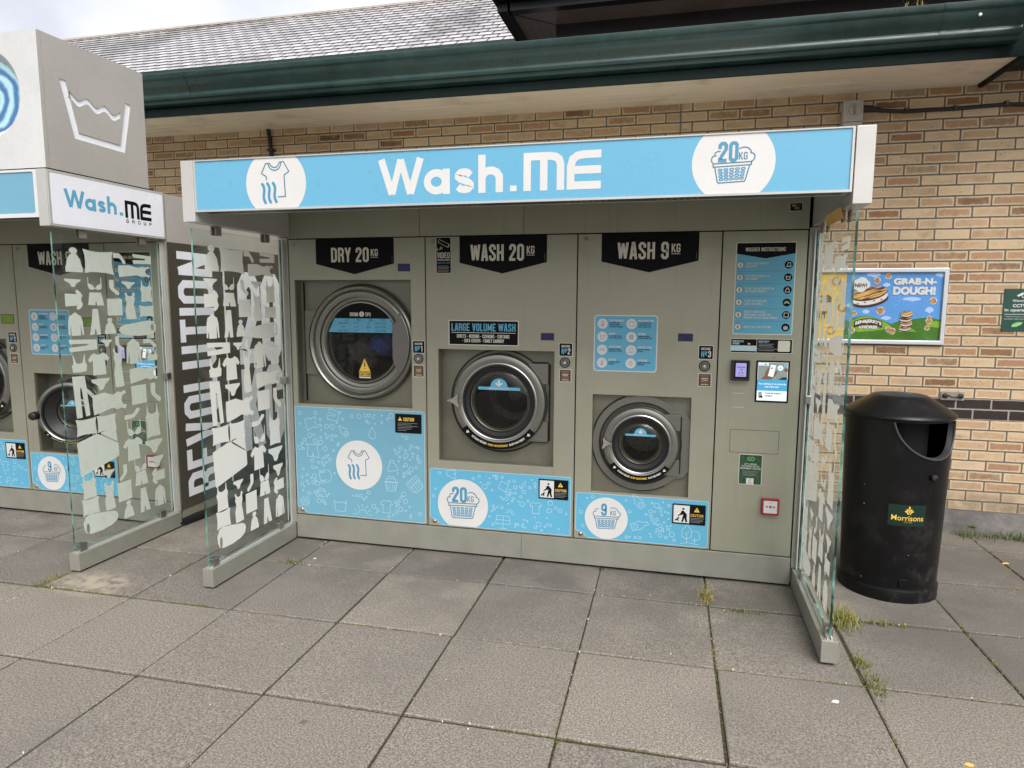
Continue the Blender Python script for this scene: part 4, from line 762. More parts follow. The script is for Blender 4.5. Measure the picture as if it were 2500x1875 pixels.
def make_washer20(X0, label, deep=.082, star=True, disp=(1.670, 1.379, 1.742, 1.414), dmat='lcdblue', full=True):
    root = empty('washing_machine', (X0 + 1.41, 0, ZB), label, 'washing machine'); root['group'] = 'washing machines built into the kiosks'
    rec = (1.0182, .6051, 1.7494, 1.3092); cx, cz = 1.400, .988
    front_panel(root, X0, .9394, 1.8782, ZB, ZT, rec, deep, (cx, cz, .215))
    pennant(root, X0, 1.1608, 1.6975, PT, PB, PP, 'WASH 20', (1.2304, 1.843, 1.560, 1.939), (1.5753, 1.882, 1.6237, 1.927))
    common_stickers(root, X0, '2', 1.779, 1.285, 1.813, 1.245, 1.779, 1.129, disp, dmat); locks(root, X0, .991, 1.962, .985, .207)
    if full:
        a = Art(FR(X0), .0014); a.slab(rrect(1.010, 1.770, 1.108, 1.987, .008), 'cream'); a.poly(rrect(1.013, 1.773, 1.105, 1.984, .006), 'black')
        a.stroke([(1.024, 1.958), (1.032, 1.974), (1.094, 1.944), (1.086, 1.926)], .0022, 'cream', 2, True); a.stroke([(1.086, 1.926), (1.098, 1.932), (1.094, 1.944)], .0022, 'cream', 2); a.stroke([(1.046, 1.930), (1.040, 1.916), (1.022, 1.912)], .0022, 'cream', 2); a.stroke([(1.02, 1.904), (1.02, 1.924)], .0022, 'cream', 2); a.ring(1.044, 1.922, .007, .0022, 'cream', 2, 10)
        a.caps('VIDEO', (1.019, 1.862, 1.099, 1.896), 'cream'); a.caps('SURVEILLANCE', (1.019, 1.845, 1.099, 1.857), 'cream'); a.caps('CAMERA ON SITE 24 HOURS', (1.019, 1.829, 1.099, 1.836), 'blue')
        for i in range(5): a.stroke([(1.02, 1.815 - i * .0085), (1.09 + .006 * (i % 2), 1.815 - i * .0085)], .003, 'grey', 2)
        a.build('camera_sticker', root)
        a = Art(FR(X0), .0014); a.slab(rrect(1.0883, 1.336, 1.5311, 1.4885, .006), 'cream'); a.poly(rrect(1.0935, 1.341, 1.526, 1.4835, .004), 'black'); a.caps('LARGE VOLUME WASH', (1.107, 1.423, 1.512, 1.469), 'blue', wt=.15); a.stroke([(1.107, 1.413), (1.512, 1.413)], .003, 'cream', 2)
        a.caps('DUVETS - BEDDING - CUSHIONS - CURTAINS', (1.142, 1.381, 1.474, 1.402), 'cream'); a.caps('- SOFA COVERS - FAMILY LAUNDRY', (1.176, 1.354, 1.440, 1.375), 'cream'); a.build('volume_sign', root)
    ic = [('square', 1.44, .465, .05, -25), ('tee', 1.645, .345, .072, 0), ('solar', 1.438, .245, .095, 0), ('sun', 1.485, .305, .05, -20), ('pants', 1.10, .52, .06, 90)]
    lower_panel(root, X0, .9577, .188, 1.8604, .5512, 'blue', (1.175, .327, .166), 5, (1.663, .409, 1.844, .530), ic, '20')
    seal_outline(root, X0, cx, cz, .320, 1.708, .245, deep); washer_door(root, X0, cx, cz, .300, .228, deep, 1.685, star); drum(root, X0, cx, cz, .20, deep + .004)
    return root
def make_washer9(X0, label, deep=.045, star='in', swing=0.0, disp=(2.462, 1.388, 2.536, 1.424), dmat='lcdblue'):
    root = empty('washing_machine', (X0 + 2.28, 0, ZB), label, 'washing machine'); root['group'] = 'washing machines built into the kiosks'
    rec = (1.9812, .4757, 2.5443, 1.0633); cx, cz = 2.265, .779
    front_panel(root, X0, 1.8782, 2.6784, ZB, ZT, rec, deep, (cx, cz, .16))
    pennant(root, X0, 2.016, 2.5541, PT, PB, PP + .002, 'WASH 9', (2.107, 1.844, 2.3917, 1.938), (2.406, 1.880, 2.455, 1.927))
    common_stickers(root, X0, '3', 2.575, 1.287, 2.609, 1.246, 2.575, 1.129, disp, dmat); locks(root, X0, 1.926, 1.962, 1.923, .207); lbl_sticker_info(root, X0)
    ic = [('bottle', 2.262, .435, .09, 40), ('bottle', 2.275, .29, .10, -70), ('trees', 2.565, .255, .12, 0), ('hat', 2.52, .40, .07, 20)]
    lower_panel(root, X0, 1.8927, .188, 2.6624, .4635, 'blue', (2.076, .316, .128), 11, (2.461, .320, 2.646, .438), ic, '9')
    # moulded surround of the porthole, partly hidden by the panel
    b = MB(); o = [(x, z) for x, z in circ(cx, cz, .282, 60, 52, 308) if x > rec[0] - .02]; o = [(max(x, rec[0] + .001), min(max(z, rec[1] + .001), rec[3] - .001)) for x, z in o]
    o += [(rec[2] - .09, cz - .205), (rec[2] - .03, cz - .19), (rec[2] - .001, cz - .15), (rec[2] - .001, cz + .15), (rec[2] - .03, cz + .19), (rec[2] - .09, cz + .205)]
    o = [p for i, p in enumerate(o) if i == 0 or math.dist(p, o[i - 1]) > 1e-4]
    b.prism([o, circ(cx, cz, .235, 60)], FR(X0, deep), .001, .022, 'ring'); b.build('porthole_surround', root, bevel=.006, segs=3)
    seal_outline(root, X0, cx, cz, .240, 2.492, .176, deep - .0225, wd=.010); a = Art(FR(X0, deep - .0005), .001); a.stroke([(x, z) for x, z in circ(cx, cz, .288, 50, 110, 300) if x > rec[0] + .004 and z > rec[1] + .004], .009, 'rubber', 1); a.build('rubber_band', root)
    washer_door(root, X0, cx, cz, *((.2245, .163) if star else (.236, .196)), deep - .004, 2.475, star, swing, .038 if star else .078); drum(root, X0, cx, cz, .145, deep + .004)
    return root
def make_pay(X0, label):
    root = empty('payment_terminal', (X0 + 2.9, 0, ZB), label, 'payment terminal'); root['group'] = 'payment columns at the right end of the kiosks'
    g = .0036; b = MB(); u0, u1 = 2.6784 + g, 3.1174 - g; b.prism([[(u0, ZB + g), (u1, ZB + g), (u1, ZT - g), (u0, ZT - g)]], FR(X0), -.02, 0, 'paint', back=False); b.build('front_panel', root, bevel=.0012)
    a = Art(FR(X0), .0014); p0, q0, p1, q1 = 2.7504, 1.428, 3.0606, 1.9296; a.slab(rrect(p0, q0, p1, q1, .010), 'cream'); a.poly(rrect(p0 + .005, q0 + .005, p1 - .005, q1 - .005, .007), 'blue')
    a.poly(rrect(p0 + .005, q1 - .058, p1 - .005, q1 - .005, .006), 'black', 2); a.poly([(p0 + .005, q1 - .05), (p0 + .005, q1 - .062), ((p0 + p1) / 2, q1 - .088), (p1 - .005, q1 - .062), (p1 - .005, q1 - .05)], 'black', 3)
    a.caps('WASHER INSTRUCTIONS', (p0 + .05, q1 - .050, p1 - .055, q1 - .029), 'cream', 4)
    T = [('CHECK YOUR POCKETS', 'ARE EMPTY'), ('PUT YOUR LAUNDRY IN', 'THE WASHER'), ('DO NOT ADD DETERGENT OR', 'ANY OTHER PRODUCT'), ('CLOSE THE DOOR AND', 'LOCK THE HANDLE'), ('SELECT YOUR CYCLE,', 'ADDITIONAL OPTIONS AND', 'PAYMENT ON THE TOUCH SCREEN'), ('PRESS THE START BUTTON',)]
    for i, t in enumerate(T):
        cv = 1.807 - i * .0675; a.poly(circ(p0 + .026, cv, .0185, 24), 'black', 2); a.poly(circ(p0 + .026, cv, .0165, 24), 'cream', 3); a.caps(str(i + 1), (p0 + .021, cv - .009, p0 + .031, cv + .009), 'black', 4, align='c', wt=.17); a.caps('STEP', (p0 + .018, cv + .021, p0 + .034, cv + .0255), 'black', 2)
        for k, s_ in enumerate(t):
            vv = cv + .008 * (len(t) - 1) - k * .016; a.caps(s_, (p0 + .056, vv - .0055, p0 + .056 + .0064 * len(s_), vv + .0055), 'cream', 2)
        a.poly(circ(p1 - .036, cv, .0215, 26), 'black', 2); icon(a, ['pants', 'tub', 'hat', 'sun', 'square', 'hand'][i], p1 - .036, cv, .022, 0, 'cream', 3, .003)
        if i < 5: a.stroke([(p0 + .01, cv - .034), (p1 - .01, cv - .034)], .0018, 'blueline', 2)
    a.build('instruction_sign', root)
    a = Art(FR(X0), .0014); p0, q0, p1, q1 = 2.746, 1.329, 3.063, 1.403; a.slab(rrect(p0 - .003, q0 - .003, p1 + .003, q1 + .003, .006), 'cream'); a.poly(rrect(p0, q0, p1, q1, .005), 'black'); um = p0 + .135
    a.rect(p0, q0 + .008, um, q0 + .038, 'bluepale', 2); a.rect(um - .001, q0, um + .001, q1, 'cream', 3)
    a.caps('CONTACTLESS', (p0 + .008, q1 - .018, p0 + .066, q1 - .007), 'bluepale'); a.caps('PAYMENT', (p0 + .008, q1 - .031, p0 + .045, q1 - .020), 'bluepale'); a.caps('PAYMENT', (p0 + .008, q0 + .024, p0 + .045, q0 + .034), 'white', 3); a.caps('METHODS', (p0 + .008, q0 + .012, p0 + .052, q0 + .022), 'white', 3)
    a.poly(rrect(p0 + .082, q0 + .020, p0 + .130, q0 + .035, .006), 'white', 3); a.poly(rrect(p0 + .088, q1 - .030, p0 + .10, q1 - .022, .002), 'cream', 2); a.caps('NEED HELP?', (um + .01, q1 - .018, um + .064, q1 - .007), 'bluepale')
    for i, k in enumerate((.08, .07, .08)): a.stroke([(um + .01, q1 - .026 - i * .008), (um + .01 + k, q1 - .026 - i * .008)], .003, 'grey', 2)
    a.stroke([(um, q0 + .021), (p1 - .075, q0 + .021)], .0012, 'cream', 2); a.stroke([(um + .01, q0 + .012), (um + .09, q0 + .012)], .003, 'grey', 2); a.poly(rrect(p1 - .072, q0 + .008, p1 - .010, q1 - .006, .006), 'cream', 2); a.build('help_sticker', root)
    b = MB(); b.prism([rrect(2.750, 1.173, 2.849, 1.286, .006)], FR(X0), 0, .034, 'plas'); rd = b.build('card_reader', root, bevel=.004)
    a = Art(FR(X0, -.0345), .0006); a.slab(rrect(2.766, 1.186, 2.838, 1.280, .003), 'black'); a.poly(rrect(2.774, 1.196, 2.830, 1.272, .001), 'lcdlilac', 1); a.caps('PAY WITH CARD', (2.782, 1.245, 2.823, 1.252), 'scrdark', 2)
    a.stroke([(2.797, 1.232), (2.803, 1.238), (2.809, 1.230)], .003, 'scrdark', 2); a.rect(2.790, 1.215, 2.797, 1.220, 'scrdark', 2); a.rect(2.805, 1.215, 2.814, 1.220, 'scrdark', 2); a.caps('CONTACTLESS', (2.786, 1.203, 2.818, 1.208), 'scrdark', 2); a.build('reader_screen', rd)
    b = MB(); p0, q0, p1, q1 = 2.884, 1.055, 3.058, 1.286; b.prism([rrect(p0, q0, p1, q1, .003, 2)], FR(X0), 0, .004, 'black'); sc = b.build('touch_screen', root)
    a = Art(FR(X0, -.0042), .0004); s0, s1 = p0 + .009, p1 - .009; t0, t1 = q0 + .009, q1 - .009; vm = t0 + (t1 - t0) * .55; vn = t0 + (t1 - t0) * .26
    a.rect(s0, t0, s1, t1, 'scrwhite', 0); a.rect(s0, vn, s1, vm, 'scrblue', 1); a.rect(s0 + .002, vm, s1 - .002, t1 - .002, 'scrphoto', 1); a.rect(s0 + .004, t1 - .018, s0 + .056, t1 - .004, 'scrwhite', 2); a.font('Wash.', (s0 + .010, t1 - .015, s0 + .030, t1 - .008), 'scrblue', 3); a.font('ME', (s0 + .034, t1 - .015, s0 + .046, t1 - .008), 'scrdark', 3, .03)
    ph = lambda x, y: (s0 + (x - 620) / 700 * (s1 - s0), t1 - (y - 590) / 400 * (t1 - vm))
    a.poly([ph(*p) for p in [(690, 985), (790, 900), (800, 800), (880, 690), (905, 720), (870, 870), (960, 920), (1000, 860), (1030, 800), (1060, 770), (1075, 800), (1050, 880), (1000, 940), (940, 985)]], 'scrhand', 2); a.poly([ph(*p) for p in [(920, 640), (1040, 655), (985, 925), (860, 905)]], 'scrwhite', 3); a.poly([ph(*p) for p in [(930, 705), (975, 710), (968, 740), (922, 735)]], 'grey', 4)
    a.poly(circ(*ph(1145, 715), .015, 20), 'scrwhite', 3); a.caps('SMS', (ph(1145, 715)[0] - .007, ph(1145, 715)[1] - .004, ph(1145, 715)[0] + .007, ph(1145, 715)[1] + .004), 'scrblue', 4); a.poly(circ(*ph(1270, 655), .010, 18), 'bluepale', 3); a.poly(circ(*ph(1270, 655), .005, 12), 'scrblue', 4); a.poly([ph(*p) for p in [(1100, 985), (1200, 930), (1290, 920), (1310, 985)]], 'scrdark', 2); a.poly(circ(*ph(1275, 760), .010, 16), 'scrhand', 2)
    a.font('Text notification 5 min before the', (s0 + .006, vm - .028, s1 - .006, vm - .018), 'scrwhite', 2, .02); a.font('end of the wash', (s0 + .040, vm - .044, s1 - .042, vm - .034), 'scrwhite', 2, .02); a.font('Touch the screen to', (s0 + .044, vn - .018, s0 + .128, vn - .008), 'scrdark', 2, .02); a.font('continue', (s0 + .044, vn - .032, s0 + .080, vn - .023), 'scrdark', 2, .02)
    a.rect(s0 + .009, vn - .036, s0 + .026, vn - .008, 'scrphoto', 1); a.poly([(s0 + .009, vn - .040), (s0 + .032, vn - .040), (s0 + .028, vn - .026), (s0 + .018, vn - .030)], 'scrdark', 2); a.build('screen_picture', sc)
    a = Art(FR(X0), .0006); a.stroke([(2.763, .893), (3.021, .893), (3.021, .763), (2.763, .763)], .0018, 'dark', 0, True); a.build('service_flap', root)
    for v in (1.099, 1.020): b = MB(); b.prism([[(2.768, v - .0022), (2.830, v - .0022), (2.830, v + .0022), (2.768, v + .0022)]], FR(X0), 0, .0018, 'alu', back=False); b.build('slot_trim', root)
    b = MB(); b.prism([circ(2.975, 1.303, .003, 12)], FR(X0), 0, .001, 'dark', back=False); b.build('camera_hole', root)
    a = Art(FR(X0), .0012); p0, q0, p1, q1 = 2.817, .580, 2.942, .755; a.slab(rrect(p0, q0, p1, q1, .007), 'cream'); a.poly(rrect(p0 + .003, q0 + .003, p1 - .003, q1 - .003, .005), 'ivy'); um = (p0 + p1) / 2
    a.stroke(circ(um - .008, q1 - .026, .009, 12, 60, 330) + circ(um + .009, q1 - .026, .009, 12, 150, -150), .004, 'leaf', 2)
    for i, s_ in enumerate(("LET'S REDUCE", 'OUR IMPACT ON THE', 'ENVIRONMENT TOGETHER')): a.caps(s_, (um - .0028 * len(s_), q1 - .061 - i * .0125, um + .0028 * len(s_), q1 - .052 - i * .0125), 'white', 2)
    for i in range(4): a.stroke([(um - .045 + .004 * (i % 2), q1 - .098 - i * .008), (um + .042 - .004 * (i % 3), q1 - .098 - i * .008)], .002, 'grey', 2)
    a.rect(um - .020, q0 + .003, um + .020, q0 + .038, 'white', 2); a.stroke(circ(um, q0 + .024, .006, 10, 20, 330), .002, 'green', 3); a.caps('GREEN', (um - .012, q0 + .007, um + .012, q0 + .013), 'green', 3); a.build('eco_sticker', root)
    b = MB(); b.prism([rrect(2.946, .418, 3.039, .510, .004)], FR(X0), 0, .024, 'red'); cp = b.build('call_point', root, bevel=.003)
    a = Art(FR(X0, -.0245), .0006); a.slab(rrect(2.957, .429, 3.029, .500, .003), 'white'); a.poly(circ(2.993, .466, .007, 16), 'red', 1)
    for sg in (-1, 1): a.poly([(2.993 + sg * .022, .466 - .006), (2.993 + sg * .022, .472), (2.993 + sg * .012, .466)], 'red', 1); a.ring(2.993 + sg * .018, .466, .006, .0016, 'grey', 1, 10)
    a.font('help', (2.982, .485, 3.004, .493), 'grey', 1); a.build('press_plate', cp)
    return root

# ------------------------------------------------------------------ the kiosk housing
def glass_side(root, X0, xc, inner, mirror, name='glass_panel'):
    """wind panel standing on its rail; inner = +1/-1 side that carries the film"""
    x0, x1 = X0 + xc - .005, X0 + xc + .005; y0, y1, z0, z1 = -.842, -.034, .135, 1.976
    b = MB(); v = [(x, y, z) for x in (x0, x1) for y in (y0, y1) for z in (z0, z1)]
    b.faces(v, [(0, 1, 3, 2), (4, 6, 7, 5)], 'glass'); b.faces(v, [(0, 4, 5, 1), (2, 3, 7, 6), (0, 2, 6, 4), (1, 5, 7, 3)], 'gedge')
    g = b.build(name, root)
    s = 1 if inner > 0 else -1; xs = x1 if inner > 0 else x0
    a = Art(lambda u, v, d: (xs + s * d, u, v), .0008); Y = (lambda y: -.872 - y) if mirror else (lambda y: y)
    for k, ya, yb, za, zb in FILMS:
        P = [(Y(ya + p * (yb - ya)), za + q * (zb - za)) for p, q in SIL[k]]
        if k in ('towel', 'towel2'):
            ex = .90 if k == 'towel' else .12; H = [(Y(ya + p * (yb - ya)), za + q * (zb - za)) for p, q in circ(ex, .56 if k == 'towel' else .33, .045, 18, ry=.26)]
            a.poly(P, 'film', 0, [H])
        else: a.poly(P, 'film', 0)
        if k == 'sheet': a.poly([(Y(ya + p * (yb - ya)), za + q * (zb - za)) for p, q in ((.57, .92), (.95, 1.0), (.98, .62))], 'film', 0)
    a.build('laundry_film', g)
    b = MB()
    def clip(y, z, w=.026, h=.024): b.box(X0 + xc - .017, X0 + xc + .017, y - w, y + w, z - h, z + h, 'chrome')
    for y, z in ((-.795, .138), (-.150, .138)): clip(y, z)
    b.box(X0 + xc - .022, X0 + xc + .022, -.05, -.012, 1.06, 1.105, 'chrome'); b.build_each('clamp', g, bevel=.003)
    b = MB()
    for y in (-.645, -.190): b.box(X0 + xc - .018, X0 + xc - .008, y - .024, y + .024, 1.956, 2.003, 'galv'); b.box(X0 + xc + .008, X0 + xc + .018, y - .024, y + .024, 1.956, 2.003, 'galv')
    b.build_each('top_clip', g, bevel=.002)
def kiosk(X0, label, cat, nb):
    root = empty('laundry_kiosk', (X0 + 1.56, .2, 0), label, cat, 'self-service laundry kiosks')
    P = lambda m, n, **k: m.build(n, root, **k)
    b = MB(); b.box(X0 - .070, X0 - .050, .003, 1.36, .118, 2.31, 'paint'); b.box(X0 + 3.170, X0 + 3.190, .003, 1.36, .118, 2.31, 'paint'); b.box(X0 - .050, X0 + 3.170, 1.34, 1.36, .118, 2.31, 'paint'); b.box(X0 - .05, X0 + 3.17, .003, 1.34, 2.290, 2.309, 'paint')
    b.box(X0 - .068, X0 + 3.188, .02, 1.358, .02, .116, 'paint'); b.box(X0 - .05, X0 + 3.17, .45, .46, .12, 2.28, 'dark'); P(b, 'cabinet')
    if nb:
        b = MB(); b.box(X0 + 3.1905, X0 + 3.1925, .006, 1.355, .120, 1.988, 'side'); b.box(X0 + 3.1905, X0 + 3.1925, .006, 1.355, 1.992, 2.306, 'boxside'); sp = P(b, 'side_panel')
        a = Art(SD(X0 + 3.1925), .0006); L = 1.94 - .193
        a.caps('REVOLUTION', (0, 0, L, .36), 'lilacwhite', 1, wt=.150, gap=.06, mp=lambda u, v: (.447 - v, .193 + u))
        a.stroke([(.576, .185), (.576, 1.94)], .018, 'lilacwhite', 1); a.caps('20', (.745, 1.10, 1.315, 1.815), 'lilacwhite', 1, wt=.17); a.caps('KG', (.745, .383, 1.315, 1.052), 'lilacwhite', 1, wt=.155); a.build('side_lettering', sp)
        b = MB()
        for y, z in ((.03, 1.955), (.70, 1.955), (.03, .16)): b = MB(); b.prism([circ(y, z, .006, 10)], SD(X0 + 3.1925), 0, .002, 'chrome'); b.build('rivet', sp)
    for i, (a_, c_) in enumerate(((0, .904), (.904, 1.557), (1.557, 3.1174))):
        b = MB(); b.box(X0 + a_ + .0014, X0 + c_ - .0014, 0, .018, 1.9926 + .003, 2.287, 'paint'); h = P(b, 'header_panel', bevel=.0012)
        if i == 2:
            a = Art(FR(X0), .0012); a.slab(rrect(3.013, 2.087, 3.080, 2.133, .005), 'cream'); a.poly(rrect(3.016, 2.090, 3.077, 2.130, .004), 'black'); a.caps('DO NOT', (3.026, 2.113, 3.046, 2.122), 'cream'); a.stroke([(3.05, 2.118), (3.07, 2.118)], .002, 'grey', 2); a.caps('CLIMB', (3.036, 2.101, 3.060, 2.109), 'cream'); a.stroke([(3.045, 2.095), (3.07, 2.095)], .0016, 'grey', 2); a.build('warning_sticker', h)
    for a_, c_ in ((0, 1.555), (1.555, 3.1174)):
        b = MB(); b.box(X0 + a_ + .0008, X0 + c_ - .0008, -.004, .017, .0165, .1717, 'rail'); P(b, 'plinth', bevel=.0015)
    for s in (0, 1):
        xa = X0 + (3.1204 if s else -.070); xb = xa + .070; b = MB(); b.box(xa, xb, -.006, .003, .1165, 2.002, 'rail'); po = P(b, 'corner_post', bevel=.0015); b = MB(); b.box(xa + .022, xa + .029, -.036, -.0062, .1165, 1.985, 'alu'); b.box(xa + .043, xa + .050, -.036, -.0062, .1165, 1.985, 'alu'); b.build_each('glazing_channel', po, bevel=.001)
        xa = X0 + (3.1257 if s else -.072); xb = xa + (.0707 if s else .068); b = MB(); b.box(xa, xb, -.8517, -.0045, .012, .1146, 'rail'); r = P(b, 'base_rail', bevel=.002)
        b = MB(); b.box(xa + .024, xa + .030, -.84, -.01, .1147, .1235, 'alu'); b.box(xa + .042, xa + .048, -.84, -.01, .1147, .1235, 'alu'); b.build_each('glazing_channel', r)
        b = MB(); 
        for y in (-.78, -.1): b.lathe([(.018, .0), (.018, .0118)], ((xa + xb) / 2, y), 'z', 'plas', 14)
        b.build_each('foot', r)
        glass_side(root, X0, 3.161 if s else -.038, -1 if s else 1, bool(s) and not nb)
        xa, xb = (X0 + 3.1310, X0 + 3.2035) if (s and not nb) else (X0 + 3.1275, X0 + 3.1930) if s else (X0 - .0560, X0 + .0165)
        b = MB(); b.box(xa, xb, -.876, -.004, 2.0045, 2.311, 'alu'); c = P(b, 'canopy_cheek', bevel=.002)
        if s and nb:
            a = Art(SD(xb), .004); a.slab(rrect(-.868, 2.006, -.008, 2.306, .012), 'alu'); a.poly(rrect(-.856, 2.019, -.020, 2.294, .012), 'opal', 1)
            sg = 'bluedk'
            logo_wash(a, -.776, 2.1185, -.408, 2.2215, 'blue', 2)
            a.rect(-.386, 2.119, -.360, 2.138, 'blue', 2); logo_me(a, -.343, 2.110, -.127, 2.2165, 'black', 2); a.caps('GROUP', (-.340, 2.080, -.128, 2.100), 'black', 2, wt=.2, gap=.45); a.build('side_sign', c)
    # sign box with the illuminated panel
    b = MB(); b.box(X0 + .0185, X0 + 3.126, -.862, -.745, 2.056, 2.309, 'alu'); b.box(X0 + .0185, X0 + 3.126, -.742, -.004, 2.286, 2.3085, 'alu'); can = P(b, 'canopy')
    b = MB(); b.box(X0 + .05, X0 + 3.10, -.852, -.785, 2.0535, 2.0555, 'cladm')
    rng = random.Random(2)
    for c0 in (.35, .95, 1.35, 1.95, 2.35):
        for k in range(7): x = X0 + c0 + k * .028; b.box(x, x + .014, -.848, -.790, 2.0525, 2.0535, 'recess')
    b.build('vent_strip', can)
    a = Art(lambda u, v, d: (X0 + u, -.8624 - d, v), .0095); p0, p1 = .0185, 3.1265
    fr = [(p0, 2.0525), (p1, 2.0525), (p1, 2.3105), (p0, 2.3105)]; w_ = .0095 if not nb else .022
    a.prism([fr, rrect(p0 + w_, 2.0525 + w_, p1 - w_, 2.3105 - w_ * .6, .002 if not nb else .012)], a.fn, 0, .0115, 'alu' if not nb else 'white'); sgn = a.build('fascia_sign', can)
    a = Art(lambda u, v, d: (X0 + u, -.866 - d, v), .0030); ua, ub, va, vb = p0 + w_, p1 - w_, 2.0525 + w_, 2.3105 - w_ * .6
    a.slab(rrect(ua, va, ub, vb, .002 if not nb else .012), 'bluesign' if not nb else 'bluedry')
    if not nb:
        for cu, cv in ((.489, 2.181), (2.661, 2.189)):
            r_ = .168; D = [(x, min(max(y, va), vb)) for x, y in circ(cu, cv, r_, 90)]; D = [p for i, p in enumerate(D) if i == 0 or math.dist(p, D[i - 1]) > 1e-5]; a.poly(D, 'white', 1)
        pict_shirt(a, .489, 2.183, .168, 2); pict_basket(a, 2.661, 2.189, .168, 2, '20')
        logo_wash(a, 1.039, 2.1, 1.659, 2.27, 'white', 1); a.rect(1.692, 2.102, 1.723, 2.128, 'white', 1); logo_me(a, 1.755, 2.101, 2.106, 2.2685, 'white', 1)
    a.build('sign_face', sgn)
    if nb:
        c = (X0 + 2.82, .0); b = MB(); x0, x1, z0, z1 = X0 + 2.452, X0 + 3.192, 2.318, 3.034; q = [(x0, z0), (x1, z0), (x1, z1), (x0, z1)]; hc = (-1.292, 2.722)
        b.prism([q, circ(*hc, .237, 60)], lambda u, v, d: (u, -.868 + .004 - d, v), -.02, .004, 'boxwhite', back=False, side='boxside'); b.lathe([(.237, -.868), (.215, -.845), (.198, -.83)], hc, 'y', 'boxwhite', 60); b.prism([circ(*hc, .199, 48)], lambda u, v, d: (u, -.829, v), 0, 0, 'drumphoto', back=False)
        # the wash tub is cut out of the side and backed with an opal panel
        T = [(-.745, 2.818), (-.703, 2.820), (-.637, 2.551), (-.341, 2.546), (-.281, 2.813), (-.240, 2.810), (-.309, 2.507), (-.668, 2.513)]
        wv = [(-.690 + i * .0242 / 4, 2.735 + .0155 * math.cos(i / 4 * math.pi / 2.55) - i / 4 * .0016) for i in range(61)]; wu = [(a_, b_ + .0165) for a_, b_ in wv]; wl = [(a_, b_ - .0165) for a_, b_ in wv[::-1]]
        so_ = [(-.8425, z0), (-.128, z0), (-.128, z1), (-.8425, z1)]; b.prism([so_, T, wu + wl], SD(x1), -.005, 0, 'boxside', back=False)
        b.box(x0, x1 - .012, -.128, -.124, z0, z1, 'boxside'); b.box(x0, x0 + .01, -.864, -.128, z0, z1, 'boxwhite'); b.box(x0 + .01, x1 - .012, -.84, -.130, z1 - .01, z1 - .001, 'boxwhite'); b.box(x0 + .01, x1 - .03, -.80, -.13, z0, z0 + .01, 'boxside')
        b.box(x0 + .02, x1 - .001, -.862, -.14, 2.308, 2.3178, 'dark'); bx = P(b, 'roof_box')
        b = MB(); b.prism([[(-.80, 2.45), (-.19, 2.45), (-.19, 2.88), (-.80, 2.88)]], SD(x1 - .0055), -.003, 0, 'opal'); b.build('wash_symbol', bx)
        b = MB(); b.box(X0 + 2.452, X0 + 2.475, -.80, -.2, 2.309, 2.318, 'dark')
    return root
def logo_wash(a, u0, v0, u1, v1, m, layer):
    W, H = u1 - u0, v1 - v0; t = .205 * H; q = lambda x, y: (u0 + x, v0 + y); e = t / 2; X = .68 * H - e
    a.stroke([q(.033 * W, H), q(.118 * W, e * .4)], t, m, layer); a.stroke([q(.118 * W, e * .4), q(.192 * W, H * .98)], t * .92, m, layer); a.stroke([q(.192 * W, H * .98), q(.268 * W, e * .4)], t * .92, m, layer); a.stroke([q(.268 * W, e * .4), q(.353 * W, H)], t, m, layer)
    cx, cy, r = .479 * W, (X + e) / 2, (X - e) / 2; rx = .1 * W - e
    a.stroke([q(*p) for p in circ(cx, cy, rx, 36, ry=r)], t, m, layer, True); a.stroke([q(.587 * W - e, 0), q(.587 * W - e, .68 * H)], t, m, layer)
    c2 = .700 * W; hw = .0745 * W - e * .9
    a.stroke([q(c2 + hw, X - .10 * H), q(c2 + hw * .55, X - .02 * H), q(c2, X), q(c2 - hw * .6, X - .02 * H), q(c2 - hw * .95, X - .085 * H), q(c2 - hw * .95, X - .14 * H), q(c2 - hw * .6, X - .19 * H), q(c2, .345 * H), q(c2 + hw * .65, .30 * H), q(c2 + hw, .24 * H), q(c2 + hw, e + .08 * H), q(c2 + hw * .6, e + .015 * H), q(c2, e), q(c2 - hw * .6, e + .02 * H), q(c2 - hw, e + .085 * H)], t * .92, m, layer)
    a.stroke([q(.81 * W + e, 0), q(.81 * W + e, H)], t, m, layer); x0, x1 = .81 * W + e, W - e; r = (x1 - x0) / 2
    a.stroke([q(x0, X - .16 * H), q(x0 + r * .35, X - .04 * H), q(x0 + r * .8, X), q(x0 + r * 1.25, X), q(x0 + r * 1.7, X - .05 * H), q(x1, X - .16 * H), q(x1, 0)], t, m, layer)
def logo_me(a, u0, v0, u1, v1, m, layer):
    W, H = u1 - u0, v1 - v0; q = lambda x, y: (u0 + x * W, v0 + y * H); t = .205 * H; h = t / 2 / H; wx = t / 2 / W
    a.stroke([q(wx, 0), q(wx, 1 - h), q(.35, 1 - h), q(.42, 1 - h - .03), q(.465, .80), q(.485, .66), q(.485, 0)], t, m, layer); a.stroke([q(.267, 1 - h * 1.2), q(.267, 0)], t, m, layer)
    a.stroke([q(1, 1 - h), q(.78, 1 - h), q(.70, 1 - h - .03), q(.64, .78), q(.615, .60), q(.615, h), q(1, h)], t, m, layer); a.stroke([q(.64, .5), q(1, .5)], t, m, layer)

